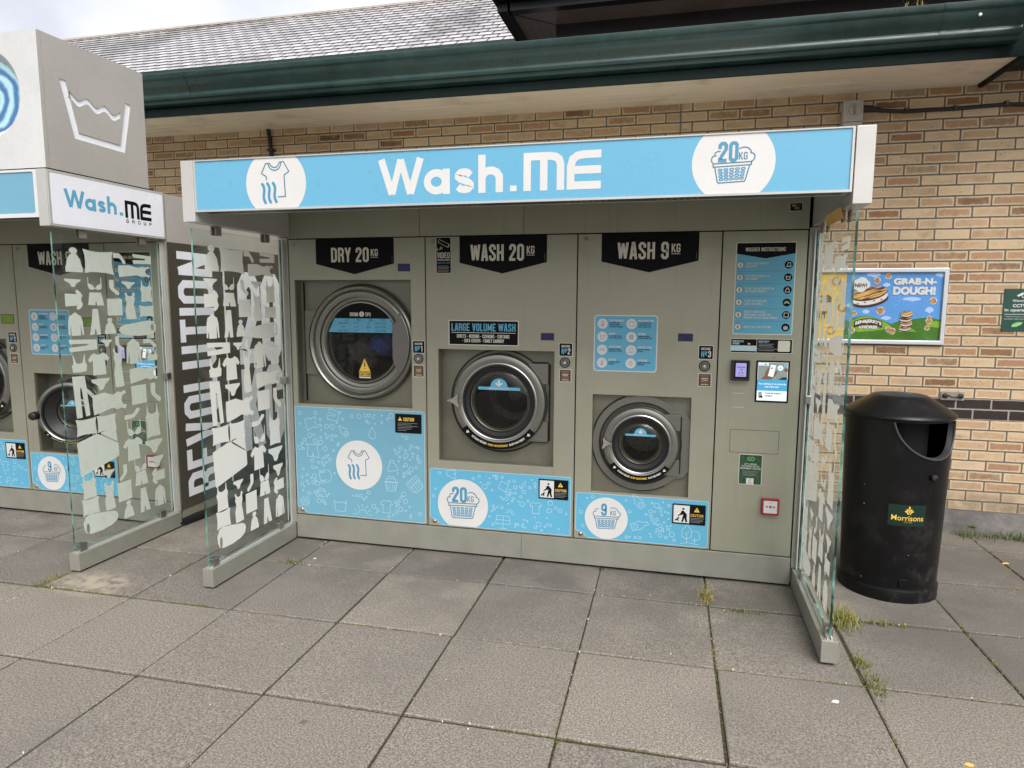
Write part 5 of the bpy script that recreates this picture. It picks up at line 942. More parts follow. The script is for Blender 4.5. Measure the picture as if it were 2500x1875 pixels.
XN = -4.112
kiosk(0.0, 'silver laundry kiosk with a blue sign and circles, beside the black bin', 'laundry kiosk', False)
kiosk(XN, 'silver laundry kiosk with a white side sign and a tall box on its roof', 'laundry kiosk', True)
make_dryer(0.0, 'large tumble dryer under the DRY 20 KG sign with a stepped steel door ring')
make_washer20(0.0, 'washing machine under the WASH 20 KG sign with a large round porthole')
make_washer9(0.0, 'small washing machine under the WASH 9 KG sign with a blue info sticker')
make_pay(0.0, 'payment column with touch screen and washer instructions in the kiosk by the bin')
make_washer20(XN, 'washing machine with green display cut by the left edge of the photo', .12, False, (1.724, 1.427, 1.837, 1.487), 'lcdgreen', False)
make_washer9(XN, 'washing machine with door ajar and a round black knob, in the left kiosk', .115, False, 19, (2.425, 1.415, 2.530, 1.472), 'lcdgreen')
make_pay(XN, 'payment column behind the etched glass of the left kiosk')
b = MB(); b.box(XN + .003, XN + .9366, 0, .018, ZB + .003, ZT - .003, 'paint'); b.build('blank_panel', bpy.data.objects['laundry_kiosk.001'])

# laundry inside the dryer
def lump(name, c, sc, m, seed, label, cat):
    rng = random.Random(seed); bm = bmesh.new(); bmesh.ops.create_icosphere(bm, subdivisions=4, radius=1)
    ph = [rng.uniform(0, 6) for _ in range(6)]
    for v in bm.verts:
        n = v.co.copy(); k = 1 + .16 * math.sin(4 * n.x + ph[0]) * math.sin(5 * n.z + ph[1]) + .09 * math.sin(11 * n.x + 7 * n.z + ph[2]) + .06 * math.sin(17 * n.z - 9 * n.x + ph[3])
        v.co = Vector((n.x * sc[0], n.y * sc[1], n.z * sc[2])) * k
    me = bpy.data.meshes.new(name); bm.to_mesh(me); bm.free(); me.materials.append(MT[m]); me.polygons.foreach_set("use_smooth", [True] * len(me.polygons))
    o = bpy.data.objects.new(name, me); COL.objects.link(o); o.location = c; ORG[o] = Vector(c); return tag(o, label, cat)
lump('laundry', (.545, .22, 1.325), (.085, .07, .075), 'cloth', 4, 'crumpled blue clothes behind the dryer window', 'laundry')
lump('towel', (.40, .235, 1.25), (.11, .07, .10), 'cloth2', 9, 'grey towel bundled low on the left behind the dryer window', 'towel')

# ------------------------------------------------------------------ store building
WY = 1.5093
bld = empty('store_building', (1.5, WY, 0), 'buff brick store with deep eaves, a green gutter and a tiled roof behind', 'store')
b = MB(); b.faces([(-9, WY, -.05), (10, WY, -.05), (10, WY, 3.6), (-9, WY, 3.6)], [(0, 1, 2, 3)], 'brick'); b.faces([(-9, WY + .3, -.05), (10, WY + .3, -.05), (10, WY + .3, 3.6), (-9, WY + .3, 3.6)], [(3, 2, 1, 0)], 'brick'); b.build('brick_wall', bld)
b = MB(); XE = 4.375
b.faces([(-9, .875, 3.072), (XE, .875, 3.072), (XE, WY, 3.085), (-9, WY, 3.085)], [(0, 1, 2, 3)], 'soffit'); b.faces([(-9, .875, 3.092), (XE, .875, 3.092), (XE, WY, 3.105), (-9, WY, 3.105)], [(3, 2, 1, 0)], 'soffit'); b.build('soffit', bld)
b = MB(); b.faces([(-9, .872, 3.060), (XE + .05, .872, 3.060), (XE + .05, .872, 3.30), (-9, .872, 3.30)], [(0, 1, 2, 3)], 'gutterd'); b.box(-9, XE + .06, .850, .8715, 3.058, 3.115, 'gutterd'); b.build('fascia_board', bld)
b = MB(); b.tube([(XE + .02, .86, 3.062), (XE + .02, 1.15, 3.075), (XE + .025, WY - .01, 3.085)], .022, 'gutterd', 8); b.build('eave_trim', bld)
prof = [(.868, 3.128), (.822, 3.130), (.800, 3.136), (.792, 3.146), (.790, 3.158), (.782, 3.160), (.770, 3.163), (.764, 3.172), (.763, 3.186), (.768, 3.197), (.772, 3.206), (.762, 3.222), (.744, 3.240), (.730, 3.258), (.723, 3.276), (.720, 3.290), (.708, 3.298), (.704, 3.306), (.703, 3.334), (.707, 3.337), (.722, 3.337), (.732, 3.29), (.80, 3.18), (.866, 3.17)]
def gutter(x0, x1):
    vs = [(x, y, z) for x in (x0, x1) for y, z in prof]; n = len(prof); return vs, [(i, i + 1, n + i + 1, n + i) for i in range(n - 1)]
XR = 4.33
GJ = [-9, -4.6, -1.294, 1.741, 3.919, XR]
for i in range(5):
    b = MB(); b.faces(*gutter(GJ[i] + .0012, GJ[i + 1] - .0012), 'gutter'); g = b.build('gutter', bld, smooth=32)
    if i < 4:
        b = MB(); off = [(y - .004, z) for y, z in prof[:20]]; n = len(off); x = GJ[i + 1]; vs = [(xx, y, z) for xx in (x - .02, x + .012) for y, z in off]; b.faces(vs, [(k, k + 1, n + k + 1, n + k) for k in range(n - 1)], 'gutter'); b.build('gutter_joint', g, smooth=32)
b = MB(); b.lathe([(.010, .725), (.009, .718), (0, .716)], (4.09, 3.262), 'y', 'alu', 14); b.build('gutter_bolt', bld, smooth=40)
# the gutter turns forward at an inner corner on the right
b = MB(); vs = [(XR + (.868 - y) * 0 + (y - .703) * -1 + .165, yy, z) for yy in (.70, -.35) for y, z in prof]; vs = [(XR + .0 + (y - .703), yy, z) for yy in (.72, -.35) for y, z in prof]; n = len(prof); b.faces(vs, [(i, i + 1, n + i + 1, n + i) for i in range(n - 1)], 'gutter'); b.build('gutter_return', bld, smooth=32)
b = MB(); b.box(XR + .172, XR + .20, -.35, .86, 3.06, 3.36, 'gutterd'); b.build('return_board', bld)
b = MB(); b.box(-9, 10, .90, 4.9, 3.16, 3.19, 'cladd'); b.build('flat_roof', bld)
# tiled roof behind
m_ = math.tan(R(35)); y0, z0 = 4.6, 4.815; N = 17; V = []; F = []; C = []; MI = []
for k in range(N):
    ya = y0 + 2.09 / N * k; yb = y0 + 2.09 / N * (k + 1) + .03; za = z0 + (ya - y0) * m_ + .013; zb = z0 + (yb - y0) * m_
    n = len(V); V += [(-16, ya, za), (.60, ya, za), (.60, yb, zb), (-16, yb, zb), (-16, ya + .001, za - .016), (.60, ya + .001, za - .016)]; F += [(n, n + 1, n + 2, n + 3), (n + 4, n + 5, n + 1, n)]; C += [k, k]; MI += [0, 1]
o = link_mesh('tiled_roof', V, F, [MT['tile'], MT['cladd']], MI, bld); at = o.data.attributes.new("course", 'FLOAT', 'FACE'); at.data.foreach_set("value", [float(c) for c in C])  # dark risers paint in the shadow line of each tile course
b = MB(); b.box(-16, .60, 6.64, 6.78, 6.262, 6.292, 'greybox'); b.build('ridge', bld)
b = MB(); b.faces([(-16, 8.6, 4.8), (.6, 8.6, 4.8), (.6, 6.7, 6.28), (-16, 6.7, 6.28)], [(0, 1, 2, 3)], 'tile'); b.build('rear_slope', bld)
b = MB(); b.box(-16, .55, 4.555, 4.66, 4.752, 4.802, 'gutter'); b.box(-16, .55, 4.62, 4.72, 4.66, 4.752, 'gutterd'); b.box(-16, .55, 4.85, 5.0, 3.19, 4.8, 'cladd'); b.build('upper_gutter', bld)
# raised dark block with boarded eaves, upper right
ZS = 4.6
b = MB(); b.box(1.043, 12, 3.727, 9, 3.19, ZS + .4, 'cladd'); b.build('clad_block', bld)
b = MB(); b.faces([(.645, 3.355, ZS), (12, 3.355, ZS), (12, 3.727, ZS), (1.043, 3.727, ZS)], [(0, 1, 2, 3)], 'soffit2'); b.faces([(.645, 3.355, ZS), (1.043, 3.727, ZS), (1.043, 9, ZS), (.645, 9, ZS)], [(0, 1, 2, 3)], 'boarded')
dv = Vector((.398, .372, 0)).normalized(); nv = Vector((-dv.y, dv.x, 0)) * .012; b.faces([Vector((.645, 3.355, ZS - .003)) - nv, Vector((.645, 3.355, ZS - .003)) + nv, Vector((1.043, 3.727, ZS - .003)) + nv, Vector((1.043, 3.727, ZS - .003)) - nv], [(0, 1, 2, 3)], 'cladd'); b.build('boarded_soffit', bld)
b = MB(); b.box(.62, 12, 3.24, 3.354, ZS - .012, ZS + .30, 'cladm'); b.box(.51, .644, 3.24, 9, ZS - .012, ZS + .30, 'cladm'); b.build('eaves_board', bld)
b = MB(); b.box(.505, 12, 3.10, 3.239, ZS + .06, ZS + .20, 'gutterd'); b.box(.50, 12, 3.085, 3.12, ZS + .165, ZS + .36, 'gutter'); b.box(.49, .52, 3.085, 9, ZS + .05, ZS + .36, 'gutter'); b.box(.50, 12, 3.078, 3.10, ZS + .155, ZS + .168, 'alu'); b.build('eaves_gutter', bld, bevel=.004)
b = MB(); b.box(.50, 12, 3.10, 9, ZS + .30, ZS + .34, 'cladd'); b.build('block_roof', bld)
b = MB(); b.tube([(-1.083, WY - .022, 3.088), (-1.066, WY - .026, 2.96), (-1.062, WY - .024, 2.86), (-1.06, WY - .022, 2.3), (-1.06, WY - .022, .12)], .017, 'cable', 10); tag(b.build('hanging_cable', smooth=40), 'thick black cable hanging down the brick wall between the two kiosks', 'cable')
b = MB(); b.lathe([(.010, WY), (.010, WY - .012), (0, WY - .012)], (-1.036, 2.905), 'y', 'cable', 12); b.box(-1.09, -1.03, WY - .045, WY - .001, 2.898, 2.912, 'cable'); b.build('cable_clip', bpy.data.objects['hanging_cable'], origin=ORG[bpy.data.objects['hanging_cable']])

# ------------------------------------------------------------------ things on the wall
r = empty('isolator_switch', (3.597, WY, 2.80), 'grey isolator box with round dial above the right end of the kiosk', 'switch')
b = MB(); b.box(3.532, 3.662, WY - .075, WY, 2.80, 3.018, 'greybox'); b.build('box', r, bevel=.006)
b = MB(); b.lathe([(.048, WY - .075), (.048, WY - .084), (.040, WY - .088), (.036, WY - .086), (.034, WY - .100), (0, WY - .101)], (3.600, 2.945), 'y', 'greybox', 32); b.box(3.593, 3.607, WY - .115, WY - .098, 2.915, 2.976, 'galv'); b.build('dial', r, smooth=35)
b = MB(); b.box(3.538, 3.656, WY - .0775, WY - .0755, 2.868, 2.872, 'cladm'); b.lathe([(.006, WY - .075), (.005, WY - .08), (0, WY - .08)], (3.548, 3.004), 'y', 'chrome', 10); b.lathe([(.006, WY - .075), (.005, WY - .08), (0, WY - .08)], (3.646, 3.004), 'y', 'chrome', 10); b.build('cover_seam', r)
pts = [(3.655, WY - .040, 2.968), (3.72, WY - .035, 2.962), (3.80, WY - .016, 2.948), (3.948, WY - .013, 2.936), (4.10, WY - .013, 2.936), (4.253, WY - .013, 2.934), (4.40, WY - .013, 2.941), (4.56, WY - .013, 2.945), (4.70, WY - .013, 2.938), (6.0, WY - .013, 2.94)]
b = MB(); b.tube(pts, [.021, .021, .013, .0125, .0125, .0125, .0125, .0125, .0125, .0125], 'cable', 12); cb = tag(b.build('wall_cable', smooth=50), 'black cable clipped along the brick wall from the isolator box', 'cable')
for x, z in ((3.948, 2.936), (4.253, 2.934), (4.56, 2.945), (4.87, 2.94)):
    b = MB(); b.box(x - .012, x + .012, WY - .030, WY - .001, z - .012, z + .022, 'cable'); b.lathe([(.004, WY - .03), (0, WY - .033)], (x + .002, z + .014), 'y', 'chrome', 8); b.build('cable_clip', cb, bevel=.003)
# poster frame with two posters
r = empty('poster_frame', (3.62, WY, 1.308), 'silver poster frame holding an ice cream poster and an orange poster', 'poster frame')
b = MB(); x0, x1, z0, z1 = 2.95, 4.299, 1.308, 1.853; t = .029
b.prism([[(x0, z0), (x1, z0), (x1, z1), (x0, z1)], [(x0 + t, z0 + t), (x1 - t, z0 + t), (x1 - t, z1 - t), (x0 + t, z1 - t)]], FR(0, WY), .002, .026, 'frame'); b.build('frame', r, bevel=.004)
a = Art(FR(0, WY), .008); pm = lambda px, py: (3.643 + (px - 92) / (1222 - 92) * .627, 1.824 - (py - 320) / (1132 - 320) * .485)
u0, u1, v0, v1 = 3.643, 4.271, 1.336, 1.826; a.slab([(u0, v0), (u1, v0), (u1, v1), (u0, v1)], 'skyprint')
def cloud(x, y, w_, h_, m, L):
    for dx, dy, rr in ((-.3, 0, .24), (0, .12, .34), (.3, .02, .26), (.05, -.12, .28), (-.15, .1, .28), (.2, .14, .25)): a.poly([p for p in circ(*pm(x + dx * w_, y - dy * h_), rr * w_ * .000555, 14, ry=rr * h_ * .00060)], m, L)
for c in ((405, 345, 150, 80), (565, 470, 80, 60), (1185, 350, 110, 70), (340, 795, 80, 60), (585, 870, 110, 60), (1085, 770, 90, 90), (870, 640, 200, 60), (130, 720, 80, 60)): cloud(*c, 'cloudprint', 1)
a.poly([pm(*p) for p in [(92, 1132), (92, 880), (140, 920), (200, 870), (290, 845), (380, 848), (470, 870), (560, 900), (650, 940), (740, 905), (800, 895), (900, 880), (1040, 860), (1130, 865), (1222, 885), (1222, 1132)]], 'hillprint', 2)
a.poly([pm(*p) for p in [(150, 1000), (180, 900), (290, 852), (380, 852), (470, 875), (560, 905), (640, 960), (560, 1010), (400, 1030), (250, 1040)]], 'hillpale', 3); a.poly([pm(*p) for p in [(730, 1030), (850, 960), (960, 1030)]], 'hillpale', 3); a.poly([pm(*p) for p in [(1050, 960), (1120, 900), (1215, 905), (1215, 980)]], 'hillpale', 3)
def sandwich(x, y, w_, tilt, L):
    k = .000555; c = math.cos(R(tilt)); s_ = math.sin(R(tilt)); u, v = pm(x, y); T = lambda p, q: (u + (p * c - q * s_) * w_ * k, v + (p * s_ + q * c) * w_ * k)
    a.poly([T(p, q - .14) for p, q in circ(0, 0, .5, 30, ry=.20)], 'choc', L); a.poly([T(p, q - .06) for p, q in circ(0, 0, .49, 30, ry=.20)], 'white', L + 1); a.poly([T(p, q + .06) for p, q in circ(0, 0, .5, 30, ry=.20)], 'choc', L + 2); a.poly([T(p, q + .085) for p, q in circ(0, 0, .49, 30, ry=.175)], 'biscuit', L + 3)
    for dx in (-.35, -.15, .1, .3): a.poly([T(p + dx, q - .17) for p, q in circ(0, 0, .035, 8, ry=.025)], 'nut', L + 3)
sandwich(370, 600, 440, 12, 4)
for i, y in enumerate((985, 930, 875, 815)): sandwich(815 + (i % 2) * 12, y, 140, 4 * (i % 2) + 2, 4 + i * 4)
for x, y, s_ in ((450, 415, 40), (578, 365, 36), (515, 782, 48), (1122, 658, 42), (200, 815, 30), (180, 1025, 40), (625, 1005, 36), (668, 1025, 40), (1090, 900, 36), (1075, 985, 30), (1095, 862, 26)):
    u, v = pm(x, y); a.poly(circ(u, v, s_ * .000600, 11), 'white', 3); a.poly([(u + .00052 * s_ * math.cos(t) * (1 + .25 * math.sin(3 * t + x)), v + .00050 * s_ * math.sin(t)) for t in [R(q * 30) for q in range(12)]], 'nut', 4)
for dx, dy, rr in ((225, 455, 60), (270, 440, 68), (315, 465, 55), (260, 500, 62), (195, 480, 45)): a.poly(circ(*pm(dx, dy), rr * .00057, 18), 'white', 9)
a.font('NEW!', pm(185, 498) + pm(332, 452), 'choc', 10, .04); a.font('GRAB-N-', pm(645, 468) + pm(1145, 388), 'white', 9, .06); a.font('DOUGH!', pm(645, 588) + pm(1140, 490), 'white', 9, .06)
mp = lambda u, v: (u, v + .020 - 8.0 * (u - pm(375, 930)[0]) ** 2 * .32)
a.poly([mp(*pm(*p)) for p in [(205, 985), (205, 905), (290, 905), (375, 905), (460, 905), (545, 905), (545, 985), (460, 985), (375, 985), (290, 985)]], 'choc', 9); a.font("BEN&JERRY'S", pm(220, 972) + pm(535, 918), 'white', 10, .05, mp=mp); a.font('MORE!', pm(300, 1000) + pm(485, 962), 'white', 10, .06); a.font('& ', pm(266, 1000) + pm(296, 970), 'white', 10, .05)
a.build('ice_cream_poster', r)
a = Art(FR(0, WY), .008); a.slab([(2.98, 1.336), (3.640, 1.336), (3.640, 1.826), (2.98, 1.826)], 'yellow'); a.stroke([(3.0, 1.711), (3.606, 1.711), (3.615, 1.438), (3.0, 1.438)], .004, 'cream', 1)
for x, z in ((3.57, 1.76), (3.55, 1.40), (3.62, 1.57), (3.40, 1.79), (3.25, 1.38), (3.1, 1.77)): a.ring(x, z, .026, .014, 'nut', 1, 16)
a.font('ice', (3.40, 1.605, 3.545, 1.680), 'brown', 1, .03); a.font('but in', (3.18, 1.490, 3.555, 1.565), 'brown', 1, .03); a.build('orange_poster', r)
# camera warning sign
r = empty('warning_sign', (4.753, WY, 1.412), 'dark green CCTV warning sign on the brick wall at the right edge', 'sign')
a = Art(FR(0, WY), .004); a.slab([(4.656, 1.412), (4.852, 1.412), (4.852, 1.708), (4.656, 1.708)], 'green')
a.poly([(4.734, 1.662), (4.771, 1.684), (4.777, 1.670), (4.742, 1.652)], 'white'); a.stroke([(4.762, 1.664), (4.770, 1.648), (4.790, 1.645)], .004, 'white')
a.font('Warning', (4.710, 1.612, 4.800, 1.634), 'white', 1, .01); a.font('CCTV', (4.714, 1.580, 4.796, 1.602), 'white', 1, .03); a.font('in operation', (4.667, 1.545, 4.842, 1.570), 'white', 1, .02); a.stroke([(4.668, 1.531), (4.842, 1.531)], .003, 'white', 1)
a.font('These premises are under', (4.674, 1.510, 4.838, 1.518), 'white', 1); a.font('constant video surveillance', (4.668, 1.495, 4.842, 1.503), 'white', 1)
L = [(4.714, 1.448), (4.726, 1.466), (4.752, 1.478), (4.786, 1.476), (4.772, 1.456), (4.748, 1.443), (4.724, 1.442)]; a.poly(L, 'leaf', 1); a.stroke([(4.722, 1.449), (4.776, 1.469)], .004, 'white', 2)
a.build('sign_plate', r); b = MB()
for x, z in ((4.668, 1.698), (4.666, 1.422), (4.840, 1.698), (4.840, 1.422)): b.lathe([(.006, WY - .004), (.005, WY - .008), (0, WY - .009)], (x, z), 'y', 'green', 10)
b.build_each('screw', r)
r = empty('wall_plate', (4.388, WY, .908), 'small weathered metal plate with a dark handle above the bin', 'wall plate')
b = MB(); b.box(4.312, 4.463, WY - .008, WY, .910, .974, 'galv'); b.build('plate', r, bevel=.002)
b = MB(); b.lathe([(.019, WY - .008), (.018, WY - .016), (.010, WY - .022), (0, WY - .022)], (4.340, .943), 'y', 'cladd', 20); b.lathe([(.019, WY - .008), (.018, WY - .016), (.010, WY - .022), (0, WY - .022)], (4.440, .943), 'y', 'cladd', 20); b.tube([(4.34, WY - .016, .943), (4.36, WY - .028, .946), (4.375, WY - .034, .936), (4.405, WY - .034, .936), (4.42, WY - .028, .946), (4.44, WY - .016, .943)], .006, 'cladd', 8); b.build('handle', r, smooth=40)

# ------------------------------------------------------------------ litter bin
BC = Vector((3.660, .168)); cd = Vector((-.278, -.9606)); ct = Vector((.9606, -.278))
def bp(phi, rad, z): return (BC.x + (cd.x * math.cos(phi) + ct.x * math.sin(phi)) * rad, BC.y + (cd.y * math.cos(phi) + ct.y * math.sin(phi)) * rad, z)
r = empty('litter_bin', (BC.x, BC.y, 0), 'round black plastic litter bin with a domed lid beside the kiosk', 'litter bin')
rad = lambda z: .240 + .026 * min(1, z / .95) if z > .075 else .243
H0, H1, PH, HW = .792, .985, R(39), R(42)
def hole(z):
    if z <= H0 or z >= H1 + .001: return None
    t = (z - H0) / (H1 - H0); w_ = HW * math.sqrt(max(0, 1 - (1 - t) ** 2.2)); sk = R(9) * (1 - t); return PH + sk - w_, PH + sk + w_
zs = [.078, .15, .25, .35, .45, .55, .64, .655, .72, H0] + [H0 + (H1 - H0) * k for k in (.004, .015, .035, .07, .12, .19, .28, .4, .55, .72, .88, 1.0)] + [H1 + .0011, 1.012]
b = MB(); NS = 96; rows = []
for z in zs:
    h = hole(z); a0, a1 = h if h else (PH + R(9), PH + R(9)); rr = rad(z) - (.0035 if .64 < z < .655 else 0)
    rows.append([bp(a1 + (2 * math.pi - (a1 - a0)) * i / NS, rr, z) for i in range(NS + 1)])
vs = [p for q in rows for p in q]; b.faces(vs, [(i * (NS + 1) + j, i * (NS + 1) + j + 1, (i + 1) * (NS + 1) + j + 1, (i + 1) * (NS + 1) + j) for i in range(len(zs) - 1) for j in range(NS)], 'bin')
body = b.build('body', r, smooth=40)
b = MB(); b.lathe([(.13, .10), (.15, .70), (.15, 1.0), (0, 1.0)], (BC.x, BC.y), 'z', 'dark', 48); b.build('liner', r)
b = MB(); ed = [z for z in zs if hole(z)]; L = [bp(hole(z)[0], rad(z) + .001, z) for z in ed[::-1]] + [bp(hole(ed[0])[0] * .5 + hole(ed[0])[1] * .5, rad(H0), H0)] + [bp(hole(z)[1], rad(z) + .001, z) for z in ed]; 
C_ = Vector((BC.x, BC.y)); vs = []
for q in L:
    d_ = (Vector(q[:2]) - C_).normalized(); rr = (Vector(q[:2]) - C_).length
    for k_, dz in ((.0035, 0), (.0035, .004), (-.002, .006), (-.030, .006)): vs.append((C_.x + d_.x * (rr + k_), C_.y + d_.y * (rr + k_), q[2] + (dz if q[2] < .97 else 0)))
b.faces(vs, [(i * 4 + j, i * 4 + j + 1, i * 4 + j + 5, i * 4 + j + 4) for i in range(len(L) - 1) for j in range(3)], 'lip'); b.tube(L, .006, 'lip', 8); b.build('opening_rim', body, smooth=50)
b = MB(); b.lathe([(.236, .0), (.250, .002), (.251, .062), (.247, .072), (.240, .074), (.238, .08)], (BC.x, BC.y), 'z', 'bin', 80); b.build('base_ring', r, smooth=40)
b = MB(); b.lathe([(.255, 1.000), (.273, .996), (.279, 1.002), (.277, 1.010), (.262, 1.022), (.20, 1.062), (.155, 1.090), (.135, 1.103), (.12, 1.106), (0, 1.108)], (BC.x, BC.y), 'z', 'bin', 80); b.build('lid', r, smooth=45)
def on_bin(u, v, d): return bp(u, rad(v) + d, v)
a = Art(on_bin, .0018); p0, p1, q0, q1 = R(-3), R(38), .432, .548
gp = [(p0 + (p1 - p0) * i / 10, q) for q in (q0,) for i in range(11)] + [(p1 - (p1 - p0) * i / 10, q1) for i in range(11)]
for i in range(10): a.faces([on_bin(p0 + (p1 - p0) * (i + k) / 10, q, .0018) for k, q in ((0, q0), (1, q0), (1, q1), (0, q1))], [(0, 1, 2, 3)], 'plategreen')
a.font('Morrisons', (R(.5), .462, R(35.5), .492), 'yellow', 3, .008); a.caps('SINCE 1899', (R(14), .452, R(23), .458), 'yellow', 3)
pc = R(19)
for dx, dz, an, ln in ((0, .030, 90, .014), (-.030, .018, 150, .013), (.030, .018, 30, .013), (-.055, .010, 165, .013), (.055, .010, 15, .013), (-.026, .0, 120, .011), (.026, .0, 60, .011), (0, .008, 90, .010)):
    u, v = pc + dx, .503 + dz; c, s_ = math.cos(R(an)), math.sin(R(an)); a.poly([(u + (p * c - q * s_) / .26, v + p * s_ + q * c) for p, q in circ(0, 0, ln * .62, 12, ry=ln * .34)], 'yellow', 3)
a.build('name_plate', r)
b = MB(); u = R(43); P0 = Vector(bp(u, rad(.7) - .002, .70)); dr = (P0 - Vector((BC.x, BC.y, .70))).normalized(); b.tube([P0, P0 + dr * .012], .020, 'bin', 20); b.tube([P0 + dr * .012, P0 + dr * .022], .015, 'lip', 18); b.tube([P0 + dr * .0221 + Vector((.003, 0, -.006)), P0 + dr * .0235 + Vector((.003, 0, -.006))], .0075, 'dark', 12); b.build('lock', r, smooth=40)
b = MB(); u0, u1 = R(14), R(23); vs = [bp(u, rad(z) + d, z) for d in (0, .007) for u, z in ((u0, .095), (u1, .095), (u1, .135), (u0, .135))]; b.faces(vs, [(4, 5, 6, 7), (0, 1, 5, 4), (1, 2, 6, 5), (2, 3, 7, 6), (3, 0, 4, 7)], 'bin'); b.build('hinge_tab', r, bevel=.002)
# small fittings
b = MB(); yy = lambda y: 3.137; b.faces([(3.1195, -.39, 2.012), (3.1195, -.725, 2.014), (3.134, -.721, 1.966), (3.131, -.396, 1.964)], [(0, 1, 2, 3)], 'paper'); b.faces([(3.1205, -.39, 2.012), (3.1205, -.725, 2.014), (3.135, -.721, 1.966), (3.132, -.396, 1.964)], [(3, 2, 1, 0)], 'paper'); tag(b.build('paper_notice'), 'folded yellow paper hanging under the right end of the canopy', 'paper notice')
b = MB(); b.tube([(-.955, -.06, .030), (-.93, .05, .030), (-.905, .30, .031), (-.88, .9, .031)], .030, 'cable', 14); tag(b.build('drain_pipe', smooth=40), 'black drain pipe lying on the paving beside the left kiosk', 'drain pipe')

# ------------------------------------------------------------------ ground
TH = .0155
def G(i, j): # slab grid corner (i along the wall, j towards it) in world metres
    x, y = i * .6085, j * .638; return 1.455 + x * math.cos(TH) - y * math.sin(TH), -1.017 + x * math.sin(TH) + y * math.cos(TH)
rng = random.Random(12); V = []; F = []; T = []
for i in range(-22, 22):
    for j in range(-16, 4):
        x, y = G(i + .5, j + .5)
        if y > 1.36: continue
        g = .0044; c = .005; hz = rng.gauss(0, .0016); tx, ty = rng.gauss(0, .0022), rng.gauss(0, .0022); jx, jy, ja = rng.gauss(0, .0018), rng.gauss(0, .0018), rng.gauss(0, .0022)
        hx, hy = .6085 / 2 - g - abs(rng.gauss(0, .001)), .638 / 2 - g - .0025 - abs(rng.gauss(0, .001)); n = len(V); th = TH + ja; tone = min(1, max(0, rng.gauss(.5, .22)))
        def w(a_, b_, z): return (x + jx + a_ * math.cos(th) - b_ * math.sin(th), y + jy + a_ * math.sin(th) + b_ * math.cos(th), z + hz + a_ * tx + b_ * ty)
        cs = [(-1, -1), (1, -1), (1, 1), (-1, 1)]
        for k, z in ((0, -.03), (0, -.004), (1, 0)):
            for sx, sy in cs: V.append(w(sx * (hx - k * c), sy * (hy - k * c), z))
        for l in (0, 1):
            for q in range(4): F.append((n + l * 4 + q, n + l * 4 + (q + 1) % 4, n + l * 4 + 4 + (q + 1) % 4, n + l * 4 + 4 + q))
        F.append((n + 8, n + 9, n + 10, n + 11)); T += [tone] * 9
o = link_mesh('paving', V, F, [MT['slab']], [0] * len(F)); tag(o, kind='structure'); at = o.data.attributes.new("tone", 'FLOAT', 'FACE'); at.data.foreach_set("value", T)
b = MB(); b.faces([(-13, -12, -.011), (15, -12, -.011), (15, 1.7, -.011), (-13, 1.7, -.011)], [(0, 1, 2, 3)], 'soil'); tag(b.build('ground_soil'), kind='structure')
b = MB(); b.faces([(-900, -900, -.032), (900, -900, -.032), (900, 900, -.032), (-900, 900, -.032)], [(0, 1, 2, 3)], 'asph'); tag(b.build('ground'), kind='structure')
rng = random.Random(5); pr = [(WY - .002, .104), (1.47, .100), (1.40, .070), (1.33, .030), (1.27, .008), (1.225, -.004)]; V = []; K = 90
for k in range(K + 1):
    x = -9 + 19 * k / K
    for y, z in pr: V.append((x, y + (rng.gauss(0, .008) if y < WY - .01 else 0), z + rng.gauss(0, .003)))
b = MB(); n = len(pr); b.faces(V, [(k * n + q, (k + 1) * n + q, (k + 1) * n + q + 1, k * n + q + 1) for k in range(K) for q in range(n - 1)], 'conc'); tag(b.build('concrete_kerb', smooth=50), kind='structure')

# ------------------------------------------------------------------ weeds and scraps
def blades(spots, rng):
    """spots: (x,y,n,height,spread,tint0,tint1)"""
    V = []; F = []; T = []
    for x, y, n, h, sp, t0, t1 in spots:
        for _ in range(n):
            a = rng.uniform(0, 6.283); bx, by = x + rng.gauss(0, sp[0] if isinstance(sp, tuple) else sp), y + rng.gauss(0, sp[1] if isinstance(sp, tuple) else sp * .5); L = h * rng.uniform(.45, 1.15); lean = rng.uniform(.2, 1.25); wd = rng.uniform(.0011, .0026) * (1 + h * 4)
            d = Vector((math.cos(a), math.sin(a), 0)); s = Vector((-d.y, d.x, 0)) * wd; k0 = len(V); p = Vector((bx, by, -.004)); z = 1.0
            for q in range(4):
                f = q / 3; c = p + d * (L * lean * f * f * .8) + Vector((0, 0, L * (f - .42 * lean * f * f))); ww = (1 - f) ** .7
                V += [c - s * ww, c + s * ww]
            F += [(k0 + 2 * q, k0 + 2 * q + 1, k0 + 2 * q + 3, k0 + 2 * q + 2) for q in range(3)]; T += [rng.uniform(t0, t1)] * 3
    return V, F, T
def plant(name, spots, seed, label=None, cat=None, group=None, kind=None):
    V, F, T = blades(spots, random.Random(seed)); o = link_mesh(name, V, F, [MT['grass']], [0] * len(F)); at = o.data.attributes.new("tint", 'FLOAT', 'FACE'); at.data.foreach_set("value", T); return tag(o, label, cat, group, kind)
WG = 'weeds growing out of the paving joints'
plant('weed_tuft', [(2.662, -.25, 260, .045, (.018, .045), .5, 1.0)], 1, 'reddish weed tuft in the joint below the payment column', 'weed', WG)
plant('weed_tuft', [(3.325, -.37, 260, .085, (.030, .055), .3, .9)], 2, 'tall grassy weed tuft between the right glass rail and the bin', 'weed', WG)
plant('weed_tuft', [(3.50, -.362, 110, .040, (.075, .014), .1, .7)], 3, 'low strip of green weed in front of the black bin', 'weed', WG)
plant('weed_tuft', [(2.82, -.395, 60, .032, (.05, .010), .2, .6)], 4, 'thin green weed in the joint just left of the right glass rail', 'weed', WG)
